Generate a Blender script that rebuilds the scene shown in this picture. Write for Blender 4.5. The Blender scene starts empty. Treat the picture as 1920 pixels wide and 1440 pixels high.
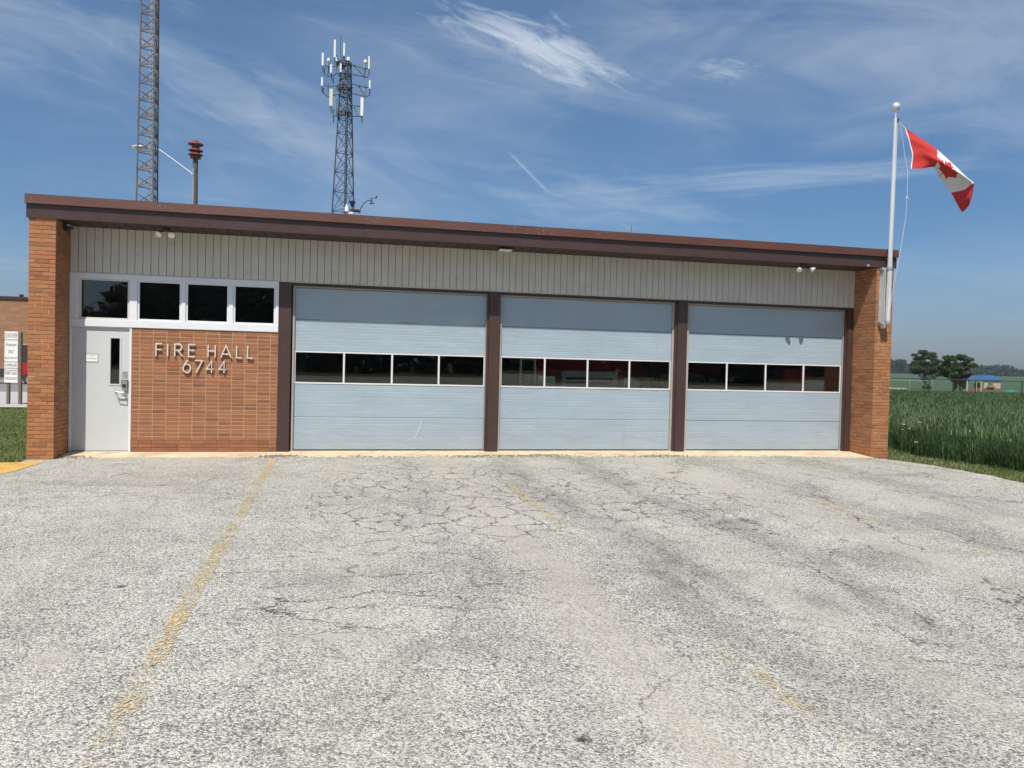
import bpy, math, random
import numpy as np
from mathutils import Vector, Matrix, Quaternion

# ------------------------------------------------------------------ scene, camera, light
scene = bpy.context.scene
COL = scene.collection
PI = math.pi

cam_data = bpy.data.cameras.new("camera")
cam = bpy.data.objects.new("camera", cam_data)
COL.objects.link(cam)
scene.camera = cam
YAW, PITCH, ROLL = -0.2229, 0.0216, 0.0239
fwd = Vector((math.sin(-YAW), math.cos(YAW), 0)); rgt = Vector((math.cos(YAW), math.sin(YAW), 0)); upv = Vector((0, 0, 1))
f2 = fwd * math.cos(PITCH) - upv * math.sin(PITCH)
u2 = upv * math.cos(PITCH) + fwd * math.sin(PITCH)
r3 = rgt * math.cos(ROLL) + u2 * math.sin(ROLL)
u3 = u2 * math.cos(ROLL) - rgt * math.sin(ROLL)
cam.matrix_world = Matrix(((r3.x, u3.x, -f2.x, 4.4501), (r3.y, u3.y, -f2.y, -14.7515), (r3.z, u3.z, -f2.z, 1.632), (0, 0, 0, 1)))
cam_data.sensor_fit = 'HORIZONTAL'
cam_data.sensor_width = 36.0
cam_data.lens = 36.0 * 1466.5 / 1920.0
cam_data.clip_start = 0.1
cam_data.clip_end = 3000

SUN_TO = Vector((-0.37, -1.0, 1.729)).normalized()      # towards the sun
sun_data = bpy.data.lights.new("sun", 'SUN')
sun_data.energy = 5.0
sun_data.angle = math.radians(0.53)
sun_data.color = (1.0, 0.95, 0.87)
sun = bpy.data.objects.new("sun", sun_data)
COL.objects.link(sun)
sun.rotation_euler = SUN_TO.to_track_quat('Z', 'Y').to_euler()
sun.location = (0, -20, 40)

scene.view_settings.view_transform = 'Standard'
scene.view_settings.look = 'None'
scene.view_settings.exposure = 0.10
scene.view_settings.gamma = 1.0
scene.view_settings.use_curve_mapping = False
scene.cycles.use_denoising = True
scene.cycles.use_adaptive_sampling = True
scene.cycles.adaptive_threshold = 0.025
scene.cycles.max_bounces = 6
scene.cycles.diffuse_bounces = 3
scene.cycles.glossy_bounces = 3
scene.cycles.transmission_bounces = 2
scene.cycles.transparent_max_bounces = 16
scene.cycles.caustics_reflective = False
scene.cycles.caustics_refractive = False


# ------------------------------------------------------------------ node helpers
class NT:
    def __init__(self, tree):
        self.t = tree

    def n(self, typ, **kw):
        nd = self.t.nodes.new(typ)
        for k, v in kw.items():
            if k.startswith('i_'):
                key = k[2:]
                key = int(key) if key.isdigit() else key.replace('_', ' ')
                self.put(nd.inputs[key], v)
            else:
                setattr(nd, k, v)
        return nd

    def put(self, sock, v):
        if isinstance(v, bpy.types.NodeSocket):
            self.t.links.new(v, sock)
        elif isinstance(v, bpy.types.Node):
            self.t.links.new(v.outputs[0], sock)
        else:
            if sock.type == 'RGBA' and len(v) == 3:
                v = (*v, 1)
            sock.default_value = v

    def math(self, op, a, b=0.0, c=None, clamp=False):
        nd = self.t.nodes.new('ShaderNodeMath'); nd.operation = op; nd.use_clamp = clamp
        self.put(nd.inputs[0], a); self.put(nd.inputs[1], b)
        if c is not None: self.put(nd.inputs[2], c)
        return nd.outputs[0]

    def vmath(self, op, a, b=(0, 0, 0)):
        nd = self.t.nodes.new('ShaderNodeVectorMath'); nd.operation = op
        self.put(nd.inputs[0], a)
        if op == 'SCALE': self.put(nd.inputs['Scale'], b)
        else: self.put(nd.inputs[1], b)
        return nd.outputs['Value'] if op in ('DOT_PRODUCT', 'LENGTH', 'DISTANCE') else nd.outputs[0]

    def mix(self, fac, a, b, mode='MIX'):
        nd = self.t.nodes.new('ShaderNodeMix'); nd.data_type = 'RGBA'; nd.blend_type = mode
        self.put(nd.inputs['Factor'], fac)
        self.put(nd.inputs[6], a); self.put(nd.inputs[7], b)
        return nd.outputs[2]

    def noise(self, vec, scale, detail=3, rough=0.55, dist=0.0, out=0):
        nd = self.n('ShaderNodeTexNoise', i_Scale=scale, i_Detail=detail, i_Roughness=rough, i_Distortion=dist)
        if vec is not None: self.put(nd.inputs['Vector'], vec)
        return nd.outputs[out]

    def noise2(self, vec, scale, detail=3, rough=0.55, dist=0.0, out=0):
        nd = self.n('ShaderNodeTexNoise', noise_dimensions='2D', i_Scale=scale, i_Detail=detail, i_Roughness=rough, i_Distortion=dist)
        self.put(nd.inputs['Vector'], vec)
        return nd.outputs[out]

    def ramp(self, fac, stops, interp='LINEAR'):
        nd = self.t.nodes.new('ShaderNodeValToRGB'); nd.color_ramp.interpolation = interp
        els = nd.color_ramp.elements
        while len(els) < len(stops): els.new(0.5)
        for e, (p, c) in zip(els, stops):
            e.position = p
            e.color = (c, c, c, 1) if isinstance(c, (int, float)) else (*c, 1)
        self.put(nd.inputs[0], fac)
        return nd.outputs[0]

    def smooth(self, v, a, b, lo=0.0, hi=1.0):
        nd = self.n('ShaderNodeMapRange', interpolation_type='SMOOTHSTEP')
        self.put(nd.inputs[0], v)
        for i, x in enumerate((a, b, lo, hi)): nd.inputs[i + 1].default_value = x
        return nd.outputs[0]

    def pos(self):
        return self.n('ShaderNodeNewGeometry').outputs['Position']

    def mapping(self, vec, scale=(1, 1, 1), rot=(0, 0, 0), loc=(0, 0, 0)):
        nd = self.n('ShaderNodeMapping'); self.put(nd.inputs['Vector'], vec)
        nd.inputs['Scale'].default_value = scale; nd.inputs['Rotation'].default_value = rot; nd.inputs['Location'].default_value = loc
        return nd.outputs[0]

    def bump(self, h, strength=0.3, dist=0.01):
        nd = self.n('ShaderNodeBump', i_Strength=strength, i_Distance=dist)
        self.put(nd.inputs['Height'], h)
        return nd.outputs[0]


def new_mat(name):
    m = bpy.data.materials.new(name); m.use_nodes = True
    t = NT(m.node_tree)
    b = m.node_tree.nodes['Principled BSDF']
    return m, t, b


def paint(name, col, rough=0.5, metal=0.0, var=0.12, scale=3.0, bump=0.0, bscale=60, dirt=0.0, dirtcol=(0.12, 0.1, 0.08)):
    m, t, b = new_mat(name)
    p = t.pos()
    n1 = t.noise(p, scale, 5, 0.6)
    lo = tuple(c * (1 - var) for c in col); hi = tuple(min(1, c * (1 + var)) for c in col)
    c = t.ramp(n1, [(0.3, lo), (0.7, hi)])
    if dirt:
        n2 = t.noise(p, scale * 2.3, 6, 0.7)
        c = t.mix(t.math('MULTIPLY', t.smooth(n2, 0.5, 0.78), dirt), c, dirtcol)
    t.put(b.inputs['Base Color'], c)
    b.inputs['Roughness'].default_value = rough
    b.inputs['Metallic'].default_value = metal
    if bump:
        t.put(b.inputs['Normal'], t.bump(t.noise(p, bscale, 4), bump, 0.004))
    return m


# ------------------------------------------------------------------ world: daylight sky with thin cirrus
world = bpy.data.worlds.new("World")
scene.world = world
world.use_nodes = True
wt = NT(world.node_tree)
bg = world.node_tree.nodes['Background']
sky = wt.n('ShaderNodeTexSky')
sky.sky_type = 'NISHITA'
sky.sun_disc = False
sky.sun_elevation = math.asin(SUN_TO.z)
sky.sun_rotation = math.atan2(SUN_TO.x, SUN_TO.y)
sky.altitude = 200
sky.air_density = 1.0
sky.dust_density = 1.0
sky.ozone_density = 2.0
gen = wt.n('ShaderNodeTexCoord').outputs['Generated']
d = wt.vmath('NORMALIZE', gen)
sep = wt.n('ShaderNodeSeparateXYZ'); wt.put(sep.inputs[0], d)
zz = wt.math('ADD', wt.math('MAXIMUM', sep.outputs[2], 0.0), 0.12)
comb = wt.n('ShaderNodeCombineXYZ')
wt.put(comb.inputs[0], wt.math('DIVIDE', sep.outputs[0], zz))
wt.put(comb.inputs[1], wt.math('DIVIDE', sep.outputs[1], zz))
plane = comb.outputs[0]
above = wt.smooth(sep.outputs[2], 0.0, 0.10)
# streaky cirrus everywhere
ci = wt.noise(wt.mapping(plane, (0.55, 1.5, 1), (0, 0, 0.5)), 1.25, 7, 0.62, 0.7)
ci_big = wt.noise(plane, 0.55, 3, 0.5, 0.3)
cirrus = wt.math('MULTIPLY', wt.smooth(ci, 0.44, 0.86), wt.smooth(ci_big, 0.32, 0.66))
fine = wt.noise(wt.mapping(plane, (1.0, 1.0, 1), (0, 0, 0.9)), 9.0, 6, 0.7, 0.5)
cirrus = wt.math('MULTIPLY', cirrus, wt.smooth(fine, 0.1, 0.75, 0.55, 1.0))


def cloud_blob(center, ax, ay, rot, nscale, lo, hi, seed):
    """a ragged, wind-drawn cloud bank around one direction of the sky"""
    c = Vector(center).normalized()
    e1 = c.cross(Vector((0, 0, 1))).normalized(); e2 = e1.cross(c)
    a = e1 * math.cos(rot) + e2 * math.sin(rot); b = e2 * math.cos(rot) - e1 * math.sin(rot)
    u = wt.math('DIVIDE', wt.vmath('DOT_PRODUCT', d, tuple(a)), ax)
    v = wt.math('DIVIDE', wt.vmath('DOT_PRODUCT', d, tuple(b)), ay)
    r = wt.math('SQRT', wt.math('ADD', wt.math('MULTIPLY', u, u), wt.math('MULTIPLY', v, v)))
    front = wt.math('GREATER_THAN', wt.vmath('DOT_PRODUCT', d, tuple(c)), 0.3)
    cb = wt.n('ShaderNodeCombineXYZ'); wt.put(cb.inputs[0], wt.math('ADD', u, seed * 3)); wt.put(cb.inputs[1], wt.math('ADD', v, seed * 7))
    nz = wt.n('ShaderNodeTexNoise', noise_dimensions='2D', i_Scale=nscale, i_Detail=6.0, i_Roughness=0.62, i_Distortion=0.5)
    wt.put(nz.inputs['Vector'], cb.outputs[0])
    s = wt.math('SUBTRACT', nz.outputs[0], wt.math('MULTIPLY', r, 0.36))
    return wt.math('MULTIPLY', wt.smooth(s, lo, hi), front)


blobs = []
blobs.append((cloud_blob((0.218, 0.9, 0.380), 0.105, 0.026, -0.36, 1.7, 0.05, 0.58, 3.1), 0.80))
blobs.append((cloud_blob((0.20, 0.90, 0.352), 0.20, 0.035, -0.22, 1.3, 0.0, 0.75, 4.7), 0.28))
blobs.append((cloud_blob((0.431, 0.832, 0.346), 0.040, 0.012, -0.15, 1.8, 0.05, 0.65, 1.2), 0.40))
blobs.append((cloud_blob((0.64, 0.67, 0.365), 0.34, 0.13, -0.1, 1.8, -0.02, 0.70, 5.5), 0.38))
blobs.append((cloud_blob((-0.32, 0.89, 0.335), 0.24, 0.055, -0.1, 1.6, 0.0, 0.70, 8.3), 0.32))
blobs.append((cloud_blob((-0.03, 0.965, 0.25), 0.20, 0.06, -0.45, 1.5, 0.0, 0.75, 2.6), 0.32))
blobs.append((cloud_blob((0.50, 0.836, 0.229), 0.22, 0.016, 0.02, 1.4, 0.0, 0.70, 6.2), 0.42))
blobs.append((cloud_blob((0.32, 0.90, 0.20), 0.16, 0.035, -0.15, 1.9, 0.0, 0.75, 9.4), 0.32))
blobs.append((cloud_blob((-0.6, -0.6, 0.5), 0.4, 0.14, 0.3, 1.7, 0.0, 0.70, 4.4), 0.5))
blobs.append((cloud_blob((0.8, -0.3, 0.5), 0.4, 0.14, 0.1, 1.7, 0.0, 0.70, 7.7), 0.5))
blobs.append((cloud_blob((-0.8, 0.3, 0.5), 0.4, 0.14, -0.3, 1.7, 0.0, 0.70, 1.9), 0.5))
tot = wt.math('ADD', wt.math('MULTIPLY', cirrus, 0.22), wt.math('MULTIPLY', wt.smooth(ci_big, 0.28, 0.72), wt.smooth(ci, 0.2, 0.85, 0.10, 0.27)))
for mk, k in blobs:
    tot = wt.math('ADD', tot, wt.math('MULTIPLY', mk, k))
# old vapour trail
c0 = Vector((0.2, 0.943, 0.266)).normalized(); c1 = Vector((0.257, 0.942, 0.215)).normalized()
mid = (c0 + c1).normalized(); ax_ = (c1 - c0); ln = ax_.length; ax_.normalize(); bx_ = mid.cross(ax_).normalized()
tu = wt.math('ABSOLUTE', wt.math('DIVIDE', wt.vmath('DOT_PRODUCT', wt.vmath('SUBTRACT', d, tuple(mid)), tuple(ax_)), ln * 0.5))
tv = wt.math('ABSOLUTE', wt.vmath('DOT_PRODUCT', d, tuple(bx_)))
trail = wt.math('MULTIPLY', wt.smooth(tu, 0.6, 1.05, 1, 0), wt.smooth(tv, 0.0005, 0.0028, 1, 0))
trail = wt.math('MULTIPLY', trail, wt.math('GREATER_THAN', wt.vmath('DOT_PRODUCT', d, tuple(mid)), 0.5))
tot = wt.math('ADD', tot, wt.math('MULTIPLY', trail, 0.28))
tot = wt.math('MINIMUM', wt.math('MULTIPLY', tot, above), 0.95)
hs = wt.n('ShaderNodeHueSaturation'); hs.inputs['Saturation'].default_value = 1.18; hs.inputs['Hue'].default_value = 0.495
wt.put(hs.inputs['Color'], sky.outputs[0])
HZ = wt.ramp(wt.math('MAXIMUM', sep.outputs[2], 0.0), [(0.0, (0.62, 0.68, 0.88)), (0.12, (0.78, 0.90, 1.08)), (0.40, (0.98, 1.10, 1.22))])
SKY_TINT = wt.mix(1.0, hs.outputs[0], HZ, 'MULTIPLY')
cloud_col = (6.6, 7.6, 8.9)
skycol = wt.mix(tot, SKY_TINT, cloud_col)
wt.put(bg.inputs['Color'], skycol)
bg.inputs['Strength'].default_value = 0.078
world.cycles.sampling_method = 'MANUAL'
world.cycles.sample_map_resolution = 512


# ------------------------------------------------------------------ mesh helpers
WORLD = {}          # object -> world origin (parents are never rotated while children are added)


class MB:
    def __init__(self):
        self.v = []; self.f = []; self.a = []

    def quad(self, *pts):
        i = len(self.v); self.v += [tuple(p) for p in pts]; self.f.append(tuple(range(i, i + len(pts))))
        return self

    def box(self, x0, x1, y0, y1, z0, z1, ch=0.0):
        i = len(self.v)
        if ch <= 0:
            self.v += [(x0, y0, z0), (x1, y0, z0), (x1, y1, z0), (x0, y1, z0), (x0, y0, z1), (x1, y0, z1), (x1, y1, z1), (x0, y1, z1)]
            for q in ((0, 3, 2, 1), (4, 5, 6, 7), (0, 1, 5, 4), (1, 2, 6, 5), (2, 3, 7, 6), (3, 0, 4, 7)):
                self.f.append(tuple(i + k for k in q))
            return self
        X = (x0, x1); Y = (y0, y1); Z = (z0, z1)
        idx = {}
        for sx in (0, 1):
            for sy in (0, 1):
                for sz in (0, 1):
                    cx = ch if sx == 0 else -ch; cy = ch if sy == 0 else -ch; cz = ch if sz == 0 else -ch
                    idx[sx, sy, sz, 'x'] = len(self.v); self.v.append((X[sx], Y[sy] + cy, Z[sz] + cz))
                    idx[sx, sy, sz, 'y'] = len(self.v); self.v.append((X[sx] + cx, Y[sy], Z[sz] + cz))
                    idx[sx, sy, sz, 'z'] = len(self.v); self.v.append((X[sx] + cx, Y[sy] + cy, Z[sz]))
        g = lambda a, b, c, k: idx[a, b, c, k]
        F = self.f
        F.append((g(0, 0, 0, 'x'), g(0, 0, 1, 'x'), g(0, 1, 1, 'x'), g(0, 1, 0, 'x')))
        F.append((g(1, 0, 0, 'x'), g(1, 1, 0, 'x'), g(1, 1, 1, 'x'), g(1, 0, 1, 'x')))
        F.append((g(0, 0, 0, 'y'), g(1, 0, 0, 'y'), g(1, 0, 1, 'y'), g(0, 0, 1, 'y')))
        F.append((g(0, 1, 0, 'y'), g(0, 1, 1, 'y'), g(1, 1, 1, 'y'), g(1, 1, 0, 'y')))
        F.append((g(0, 0, 0, 'z'), g(0, 1, 0, 'z'), g(1, 1, 0, 'z'), g(1, 0, 0, 'z')))
        F.append((g(0, 0, 1, 'z'), g(1, 0, 1, 'z'), g(1, 1, 1, 'z'), g(0, 1, 1, 'z')))
        for a in (0, 1):
            for b in (0, 1):
                F.append((g(a, b, 0, 'x'), g(a, b, 1, 'x'), g(a, b, 1, 'y'), g(a, b, 0, 'y')))
                F.append((g(a, 0, b, 'x'), g(a, 1, b, 'x'), g(a, 1, b, 'z'), g(a, 0, b, 'z')))
                F.append((g(0, a, b, 'y'), g(1, a, b, 'y'), g(1, a, b, 'z'), g(0, a, b, 'z')))
        for a in (0, 1):
            for b in (0, 1):
                for c in (0, 1):
                    F.append((g(a, b, c, 'x'), g(a, b, c, 'y'), g(a, b, c, 'z')))
        return self

    def cyl(self, p0, p1, r0, r1=None, n=10, caps=True):
        r1 = r0 if r1 is None else r1
        p0 = Vector(p0); p1 = Vector(p1); ax = (p1 - p0)
        if ax.length < 1e-6: return self
        ax.normalize()
        e1 = ax.orthogonal().normalized(); e2 = ax.cross(e1)
        i = len(self.v)
        for p, r in ((p0, r0), (p1, r1)):
            for k in range(n):
                t = 2 * PI * k / n
                self.v.append(tuple(p + (e1 * math.cos(t) + e2 * math.sin(t)) * r))
        for k in range(n):
            self.f.append((i + k, i + (k + 1) % n, i + n + (k + 1) % n, i + n + k))
        if caps:
            self.f.append(tuple(i + n - 1 - k for k in range(n))); self.f.append(tuple(i + n + k for k in range(n)))
        return self

    def tube(self, pts, r, n=8):
        pts = [Vector(p) for p in pts]
        rs = r if isinstance(r, (list, tuple)) else [r] * len(pts)
        i0 = len(self.v); prev = None
        for j, p in enumerate(pts):
            a = pts[max(0, j - 1)]; b = pts[min(len(pts) - 1, j + 1)]
            ax = (b - a).normalized()
            if prev is None: e1 = ax.orthogonal().normalized()
            else:
                e1 = prev - ax * prev.dot(ax); e1 = e1.normalized() if e1.length > 1e-6 else ax.orthogonal().normalized()
            prev = e1; e2 = ax.cross(e1)
            for k in range(n):
                t = 2 * PI * k / n
                self.v.append(tuple(p + (e1 * math.cos(t) + e2 * math.sin(t)) * rs[j]))
        for j in range(len(pts) - 1):
            for k in range(n):
                a = i0 + j * n + k; b = i0 + j * n + (k + 1) % n
                self.f.append((a, b, b + n, a + n))
        self.f.append(tuple(i0 + n - 1 - k for k in range(n)))
        e = i0 + (len(pts) - 1) * n
        self.f.append(tuple(e + k for k in range(n)))
        return self

    def lathe(self, prof, c=(0, 0, 0), n=20, axis='z'):
        i0 = len(self.v); m = len(prof)
        for r, h in prof:
            for k in range(n):
                t = 2 * PI * k / n
                if axis == 'z': p = (c[0] + r * math.cos(t), c[1] + r * math.sin(t), c[2] + h)
                elif axis == 'y': p = (c[0] + r * math.cos(t), c[1] + h, c[2] - r * math.sin(t))
                else: p = (c[0] + h, c[1] + r * math.cos(t), c[2] + r * math.sin(t))
                self.v.append(p)
        for j in range(m - 1):
            for k in range(n):
                a = i0 + j * n + k; b = i0 + j * n + (k + 1) % n
                self.f.append((a, b, b + n, a + n))
        return self

    def prism(self, poly, lo, hi, plane='xz'):
        """poly: 2D outline (counter clockwise), extruded between lo and hi along the third axis"""
        n = len(poly); i = len(self.v)
        for h in (lo, hi):
            for a, b in poly:
                self.v.append((a, h, b) if plane == 'xz' else ((h, a, b) if plane == 'yz' else (a, b, h)))
        for k in range(n):
            self.f.append((i + k, i + (k + 1) % n, i + n + (k + 1) % n, i + n + k))
        self.f.append(tuple(i + n - 1 - k for k in range(n))); self.f.append(tuple(i + n + k for k in range(n)))
        return self

    def xform(self, M, start=0):
        for k in range(start, len(self.v)): self.v[k] = tuple(M @ Vector(self.v[k]))
        return self

    def mesh(self, name, origin=(0, 0, 0), smooth=False):
        me = bpy.data.meshes.new(name)
        o = origin
        me.from_pydata([(a - o[0], b - o[1], c - o[2]) for a, b, c in self.v], [], self.f)
        if smooth is True: me.polygons.foreach_set('use_smooth', [True] * len(me.polygons))
        me.update()
        return me

    def build(self, name, m, parent=None, smooth=False, origin=None):
        if origin is None:
            xs, ys, zs = zip(*self.v)
            origin = ((min(xs) + max(xs)) / 2, (min(ys) + max(ys)) / 2, min(zs))
        me = self.mesh(name, origin, smooth)
        if smooth:
            me.polygons.foreach_set('use_smooth', [True] * len(me.polygons))
            try: me.set_sharp_from_angle(angle=math.radians(38))
            except Exception: pass
        me.materials.append(m)
        return link(name, me, parent, origin)


def link(name, me, parent, origin):
    ob = bpy.data.objects.new(name, me)
    COL.objects.link(ob)
    o = Vector(origin)
    if parent is not None:
        ob.parent = parent
        ob.location = o - WORLD[parent.name]
    else:
        ob.location = o
    WORLD[ob.name] = o
    return ob


def tag(ob, label, cat, group=None):
    ob['label'] = label; ob['category'] = cat
    if group: ob['group'] = group
    return ob


def thing(name, label, cat, loc=(0, 0, 0), group=None):
    ob = bpy.data.objects.new(name, None); COL.objects.link(ob)
    ob.empty_display_size = 0.2
    ob.location = loc; WORLD[ob.name] = Vector(loc)
    return tag(ob, label, cat, group)


def structure(ob):
    ob['kind'] = 'structure'
    return ob


def stuff(ob, label=None, cat=None):
    ob['kind'] = 'stuff'
    if label: ob['label'] = label; ob['category'] = cat
    return ob


def copy_tree(o, parent=None):
    c = o.copy(); COL.objects.link(c)
    if parent is not None: c.parent = parent
    for ch in list(o.children): copy_tree(ch, c)
    return c


def np_mesh(name, verts, quads=None, tris=None):
    """fast mesh from arrays; quads (n,4), tris (m,3)"""
    me = bpy.data.meshes.new(name)
    verts = np.asarray(verts, np.float32)
    nq = 0 if quads is None else len(quads); nt = 0 if tris is None else len(tris)
    me.vertices.add(len(verts)); me.vertices.foreach_set('co', verts.ravel())
    loops = []
    if nq: loops.append(np.asarray(quads, np.int32).ravel())
    if nt: loops.append(np.asarray(tris, np.int32).ravel())
    loops = np.concatenate(loops)
    me.loops.add(len(loops)); me.loops.foreach_set('vertex_index', loops)
    starts = np.concatenate([np.arange(nq) * 4, nq * 4 + np.arange(nt) * 3]).astype(np.int32)
    me.polygons.add(nq + nt); me.polygons.foreach_set('loop_start', starts)
    try: me.polygons.foreach_set('loop_total', np.concatenate([np.full(nq, 4), np.full(nt, 3)]).astype(np.int32))
    except Exception: pass
    me.update(calc_edges=True); me.validate()
    return me


def ground_z(y, x=0.0):
    """the lot falls away from the hall; land rises gently far behind and across the road"""
    if y > -0.5: z = -0.045 * min(1.0, max(0.0, (0.15 - y) / 0.65))
    else: z = -0.05 - 0.011 * (-0.5 - max(y, -16.0))
    if y < -34: z += min(1.0, (-34 - y) * 0.026)
    if y > 20: z -= 0.0
    if y > 90: z += min(3.6, (y - 90) * 0.0105)
    return z


# ------------------------------------------------------------------ materials
def brick_mat(name, ramp, mortar_dust=0.25):
    m, t, b = new_mat(name)
    oi = t.n('ShaderNodeObjectInfo').outputs['Random']
    at = t.n('ShaderNodeAttribute', attribute_name='rnd').outputs['Fac']
    r = t.math('FRACT', t.math('ADD', t.math('MULTIPLY', oi, 1.0), at))
    c = t.ramp(r, ramp)
    p = t.pos()
    st = t.noise(t.mapping(p, (9, 9, 90)), 1.0, 4, 0.6)           # wire-cut streaks along the brick
    c = t.mix(t.smooth(st, 0.3, 0.75, 0.0, 0.30), c, (0.46, 0.23, 0.12))
    n2 = t.noise(p, 140, 3, 0.6)
    c = t.mix(t.smooth(n2, 0.55, 0.75, 0.0, 0.35), c, (0.16, 0.07, 0.045))
    n3 = t.noise(p, 5, 5, 0.65)
    c = t.mix(t.smooth(n3, 0.55, 0.8, 0.0, mortar_dust), c, (0.42, 0.29, 0.20))
    t.put(b.inputs['Base Color'], c)
    b.inputs['Roughness'].default_value = 0.88
    t.put(b.inputs['Normal'], t.bump(t.math('ADD', n2, t.math('MULTIPLY', st, 1.5)), 0.35, 0.003))
    return m


M = {}
M['brick'] = brick_mat('panel_brick', [(0.0, (0.175, 0.066, 0.033)), (0.18, (0.235, 0.089, 0.041)), (0.5, (0.28, 0.107, 0.047)), (0.8, (0.315, 0.125, 0.055)), (1.0, (0.25, 0.080, 0.042))], 0.15)
M['pier_brick'] = brick_mat('pier_brick', [(0.0, (0.235, 0.093, 0.038)), (0.25, (0.31, 0.125, 0.048)), (0.6, (0.365, 0.150, 0.057)), (0.90, (0.40, 0.165, 0.062)), (1.0, (0.38, 0.112, 0.052))], 0.15)
M['mortar'] = paint('mortar', (0.41, 0.255, 0.145), 0.95, var=0.14, scale=5, bump=0.5, bscale=160)
M['mortar_dark'] = paint('old_mortar', (0.40, 0.25, 0.14), 0.95, var=0.35, scale=3, bump=0.5, bscale=160)
_m, _t, _b = new_mat('pier_mortar')
_p = _t.pos()
_t.put(_b.inputs['Base Color'], _t.ramp(_t.noise(_t.mapping(_p, (1, 1, 2.5)), 1.1, 5, 0.65), [(0.40, (0.26, 0.145, 0.075)), (0.52, (0.36, 0.22, 0.12)), (0.60, (0.62, 0.47, 0.31))]))
_b.inputs['Roughness'].default_value = 0.95
M['mortar_dark'] = _m
M['siding'] = paint('siding_paint', (0.60, 0.56, 0.485), 0.62, var=0.06, scale=2.2, dirt=0.22, bump=0.08)
M['siding_back'] = paint('siding_backing', (0.07, 0.065, 0.055), 0.8)
M['brown'] = paint('brown_metal', (0.060, 0.033, 0.0265), 0.42, var=0.10, scale=3, dirt=0.15, dirtcol=(0.2, 0.13, 0.1))
M['soffit'] = paint('soffit_board', (0.040, 0.021, 0.018), 0.6, var=0.15, scale=3)
M['white_paint'] = paint('white_trim', (0.72, 0.735, 0.75), 0.45, var=0.03, scale=3, dirt=0.08)
M['sash'] = paint('sash_cream', (0.60, 0.58, 0.53), 0.5, var=0.05)
M['cream_trim'] = paint('door_stop', (0.40, 0.36, 0.30), 0.5, var=0.1)
M['white_alu'] = paint('white_aluminium', (0.70, 0.69, 0.68), 0.4, var=0.05)
M['entry_door'] = paint('entry_door_paint', (0.56, 0.575, 0.57), 0.42, var=0.03, scale=1.2, dirt=0.06)
M['chrome'] = paint('brushed_metal', (0.62, 0.62, 0.61), 0.32, metal=0.9, var=0.1)
M['galv'] = paint('galvanised', (0.52, 0.53, 0.53), 0.45, metal=0.6, var=0.12, scale=8)
M['alu_pole'] = paint('aluminium_pole', (0.72, 0.72, 0.71), 0.36, metal=0.3, var=0.06, scale=2)
M['black'] = paint('black_plastic', (0.018, 0.018, 0.02), 0.5)
M['rubber'] = paint('rubber', (0.025, 0.025, 0.025), 0.8)
M['lamp_glass'] = paint('reflector_lamp', (0.75, 0.74, 0.68), 0.12, metal=0.25, var=0.02)
M['letter'] = paint('letter_metal', (0.64, 0.60, 0.52), 0.45, metal=0.1, var=0.05)
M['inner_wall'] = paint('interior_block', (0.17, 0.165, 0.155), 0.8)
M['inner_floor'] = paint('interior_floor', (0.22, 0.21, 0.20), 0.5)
M['truck_red'] = paint('engine_red', (0.42, 0.016, 0.014), 0.22, var=0.03)
M['white_gloss'] = paint('white_gloss', (0.75, 0.74, 0.70), 0.3, var=0.02)
M['paper'] = paint('paper', (0.82, 0.82, 0.80), 0.6, var=0.02)
M['ink'] = paint('print_ink', (0.05, 0.03, 0.04), 0.6)
M['ink_red'] = paint('print_red', (0.18, 0.02, 0.04), 0.6)
M['wood_grey'] = paint('weathered_post', (0.17, 0.14, 0.105), 0.85, var=0.25, scale=12, bump=0.4)
M['tower_steel'] = paint('tower_steel', (0.20, 0.205, 0.21), 0.5, metal=0.3, var=0.15)
M['rust_steel'] = paint('rusty_steel', (0.17, 0.135, 0.115), 0.7, metal=0.2, var=0.35, scale=2.5, dirt=0.35, dirtcol=(0.28, 0.26, 0.25))
M['old_galv'] = paint('old_galvanised', (0.16, 0.145, 0.13), 0.6, metal=0.2, var=0.3, scale=2.0, dirt=0.4, dirtcol=(0.16, 0.11, 0.085))
M['lamp_metal'] = paint('lamp_metal', (0.36, 0.36, 0.36), 0.5, metal=0.4, var=0.12)
M['cell_steel'] = paint('cell_tower_steel', (0.075, 0.088, 0.105), 0.6, metal=0.2, var=0.15)
M['antenna'] = paint('antenna_white', (0.78, 0.78, 0.76), 0.5, var=0.03)
M['antenna_cream'] = paint('antenna_cream', (0.66, 0.64, 0.50), 0.5, var=0.04)
M['siren'] = paint('siren_red', (0.20, 0.042, 0.028), 0.55, var=0.2, scale=6)
M['pole_wood'] = paint('pole_wood', (0.105, 0.088, 0.072), 0.9, var=0.3, scale=6, bump=0.4)
M['rope'] = paint('halyard_rope', (0.68, 0.68, 0.68), 0.8)
M['fence_green'] = paint('fence_dark', (0.035, 0.05, 0.04), 0.6)
M['blue_roof'] = paint('blue_canopy', (0.045, 0.17, 0.42), 0.6, var=0.12, scale=4)
M['play_cream'] = paint('playhouse_cream', (0.50, 0.42, 0.29), 0.6, var=0.1)
M['play_brown'] = paint('playhouse_brown', (0.20, 0.125, 0.08), 0.7, var=0.2)
M['play_red'] = paint('playhouse_red', (0.32, 0.05, 0.035), 0.5)
M['green_plastic'] = paint('green_plastic', (0.04, 0.20, 0.14), 0.5)
M['pale_stone'] = paint('pale_stone', (0.30, 0.285, 0.26), 0.9, var=0.2, scale=6, bump=0.4)
M['car_red'] = paint('pickup_red', (0.42, 0.012, 0.016), 0.25, var=0.03)
M['car_grey'] = paint('car_taupe', (0.24, 0.20, 0.21), 0.3, metal=0.3, var=0.03)
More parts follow.
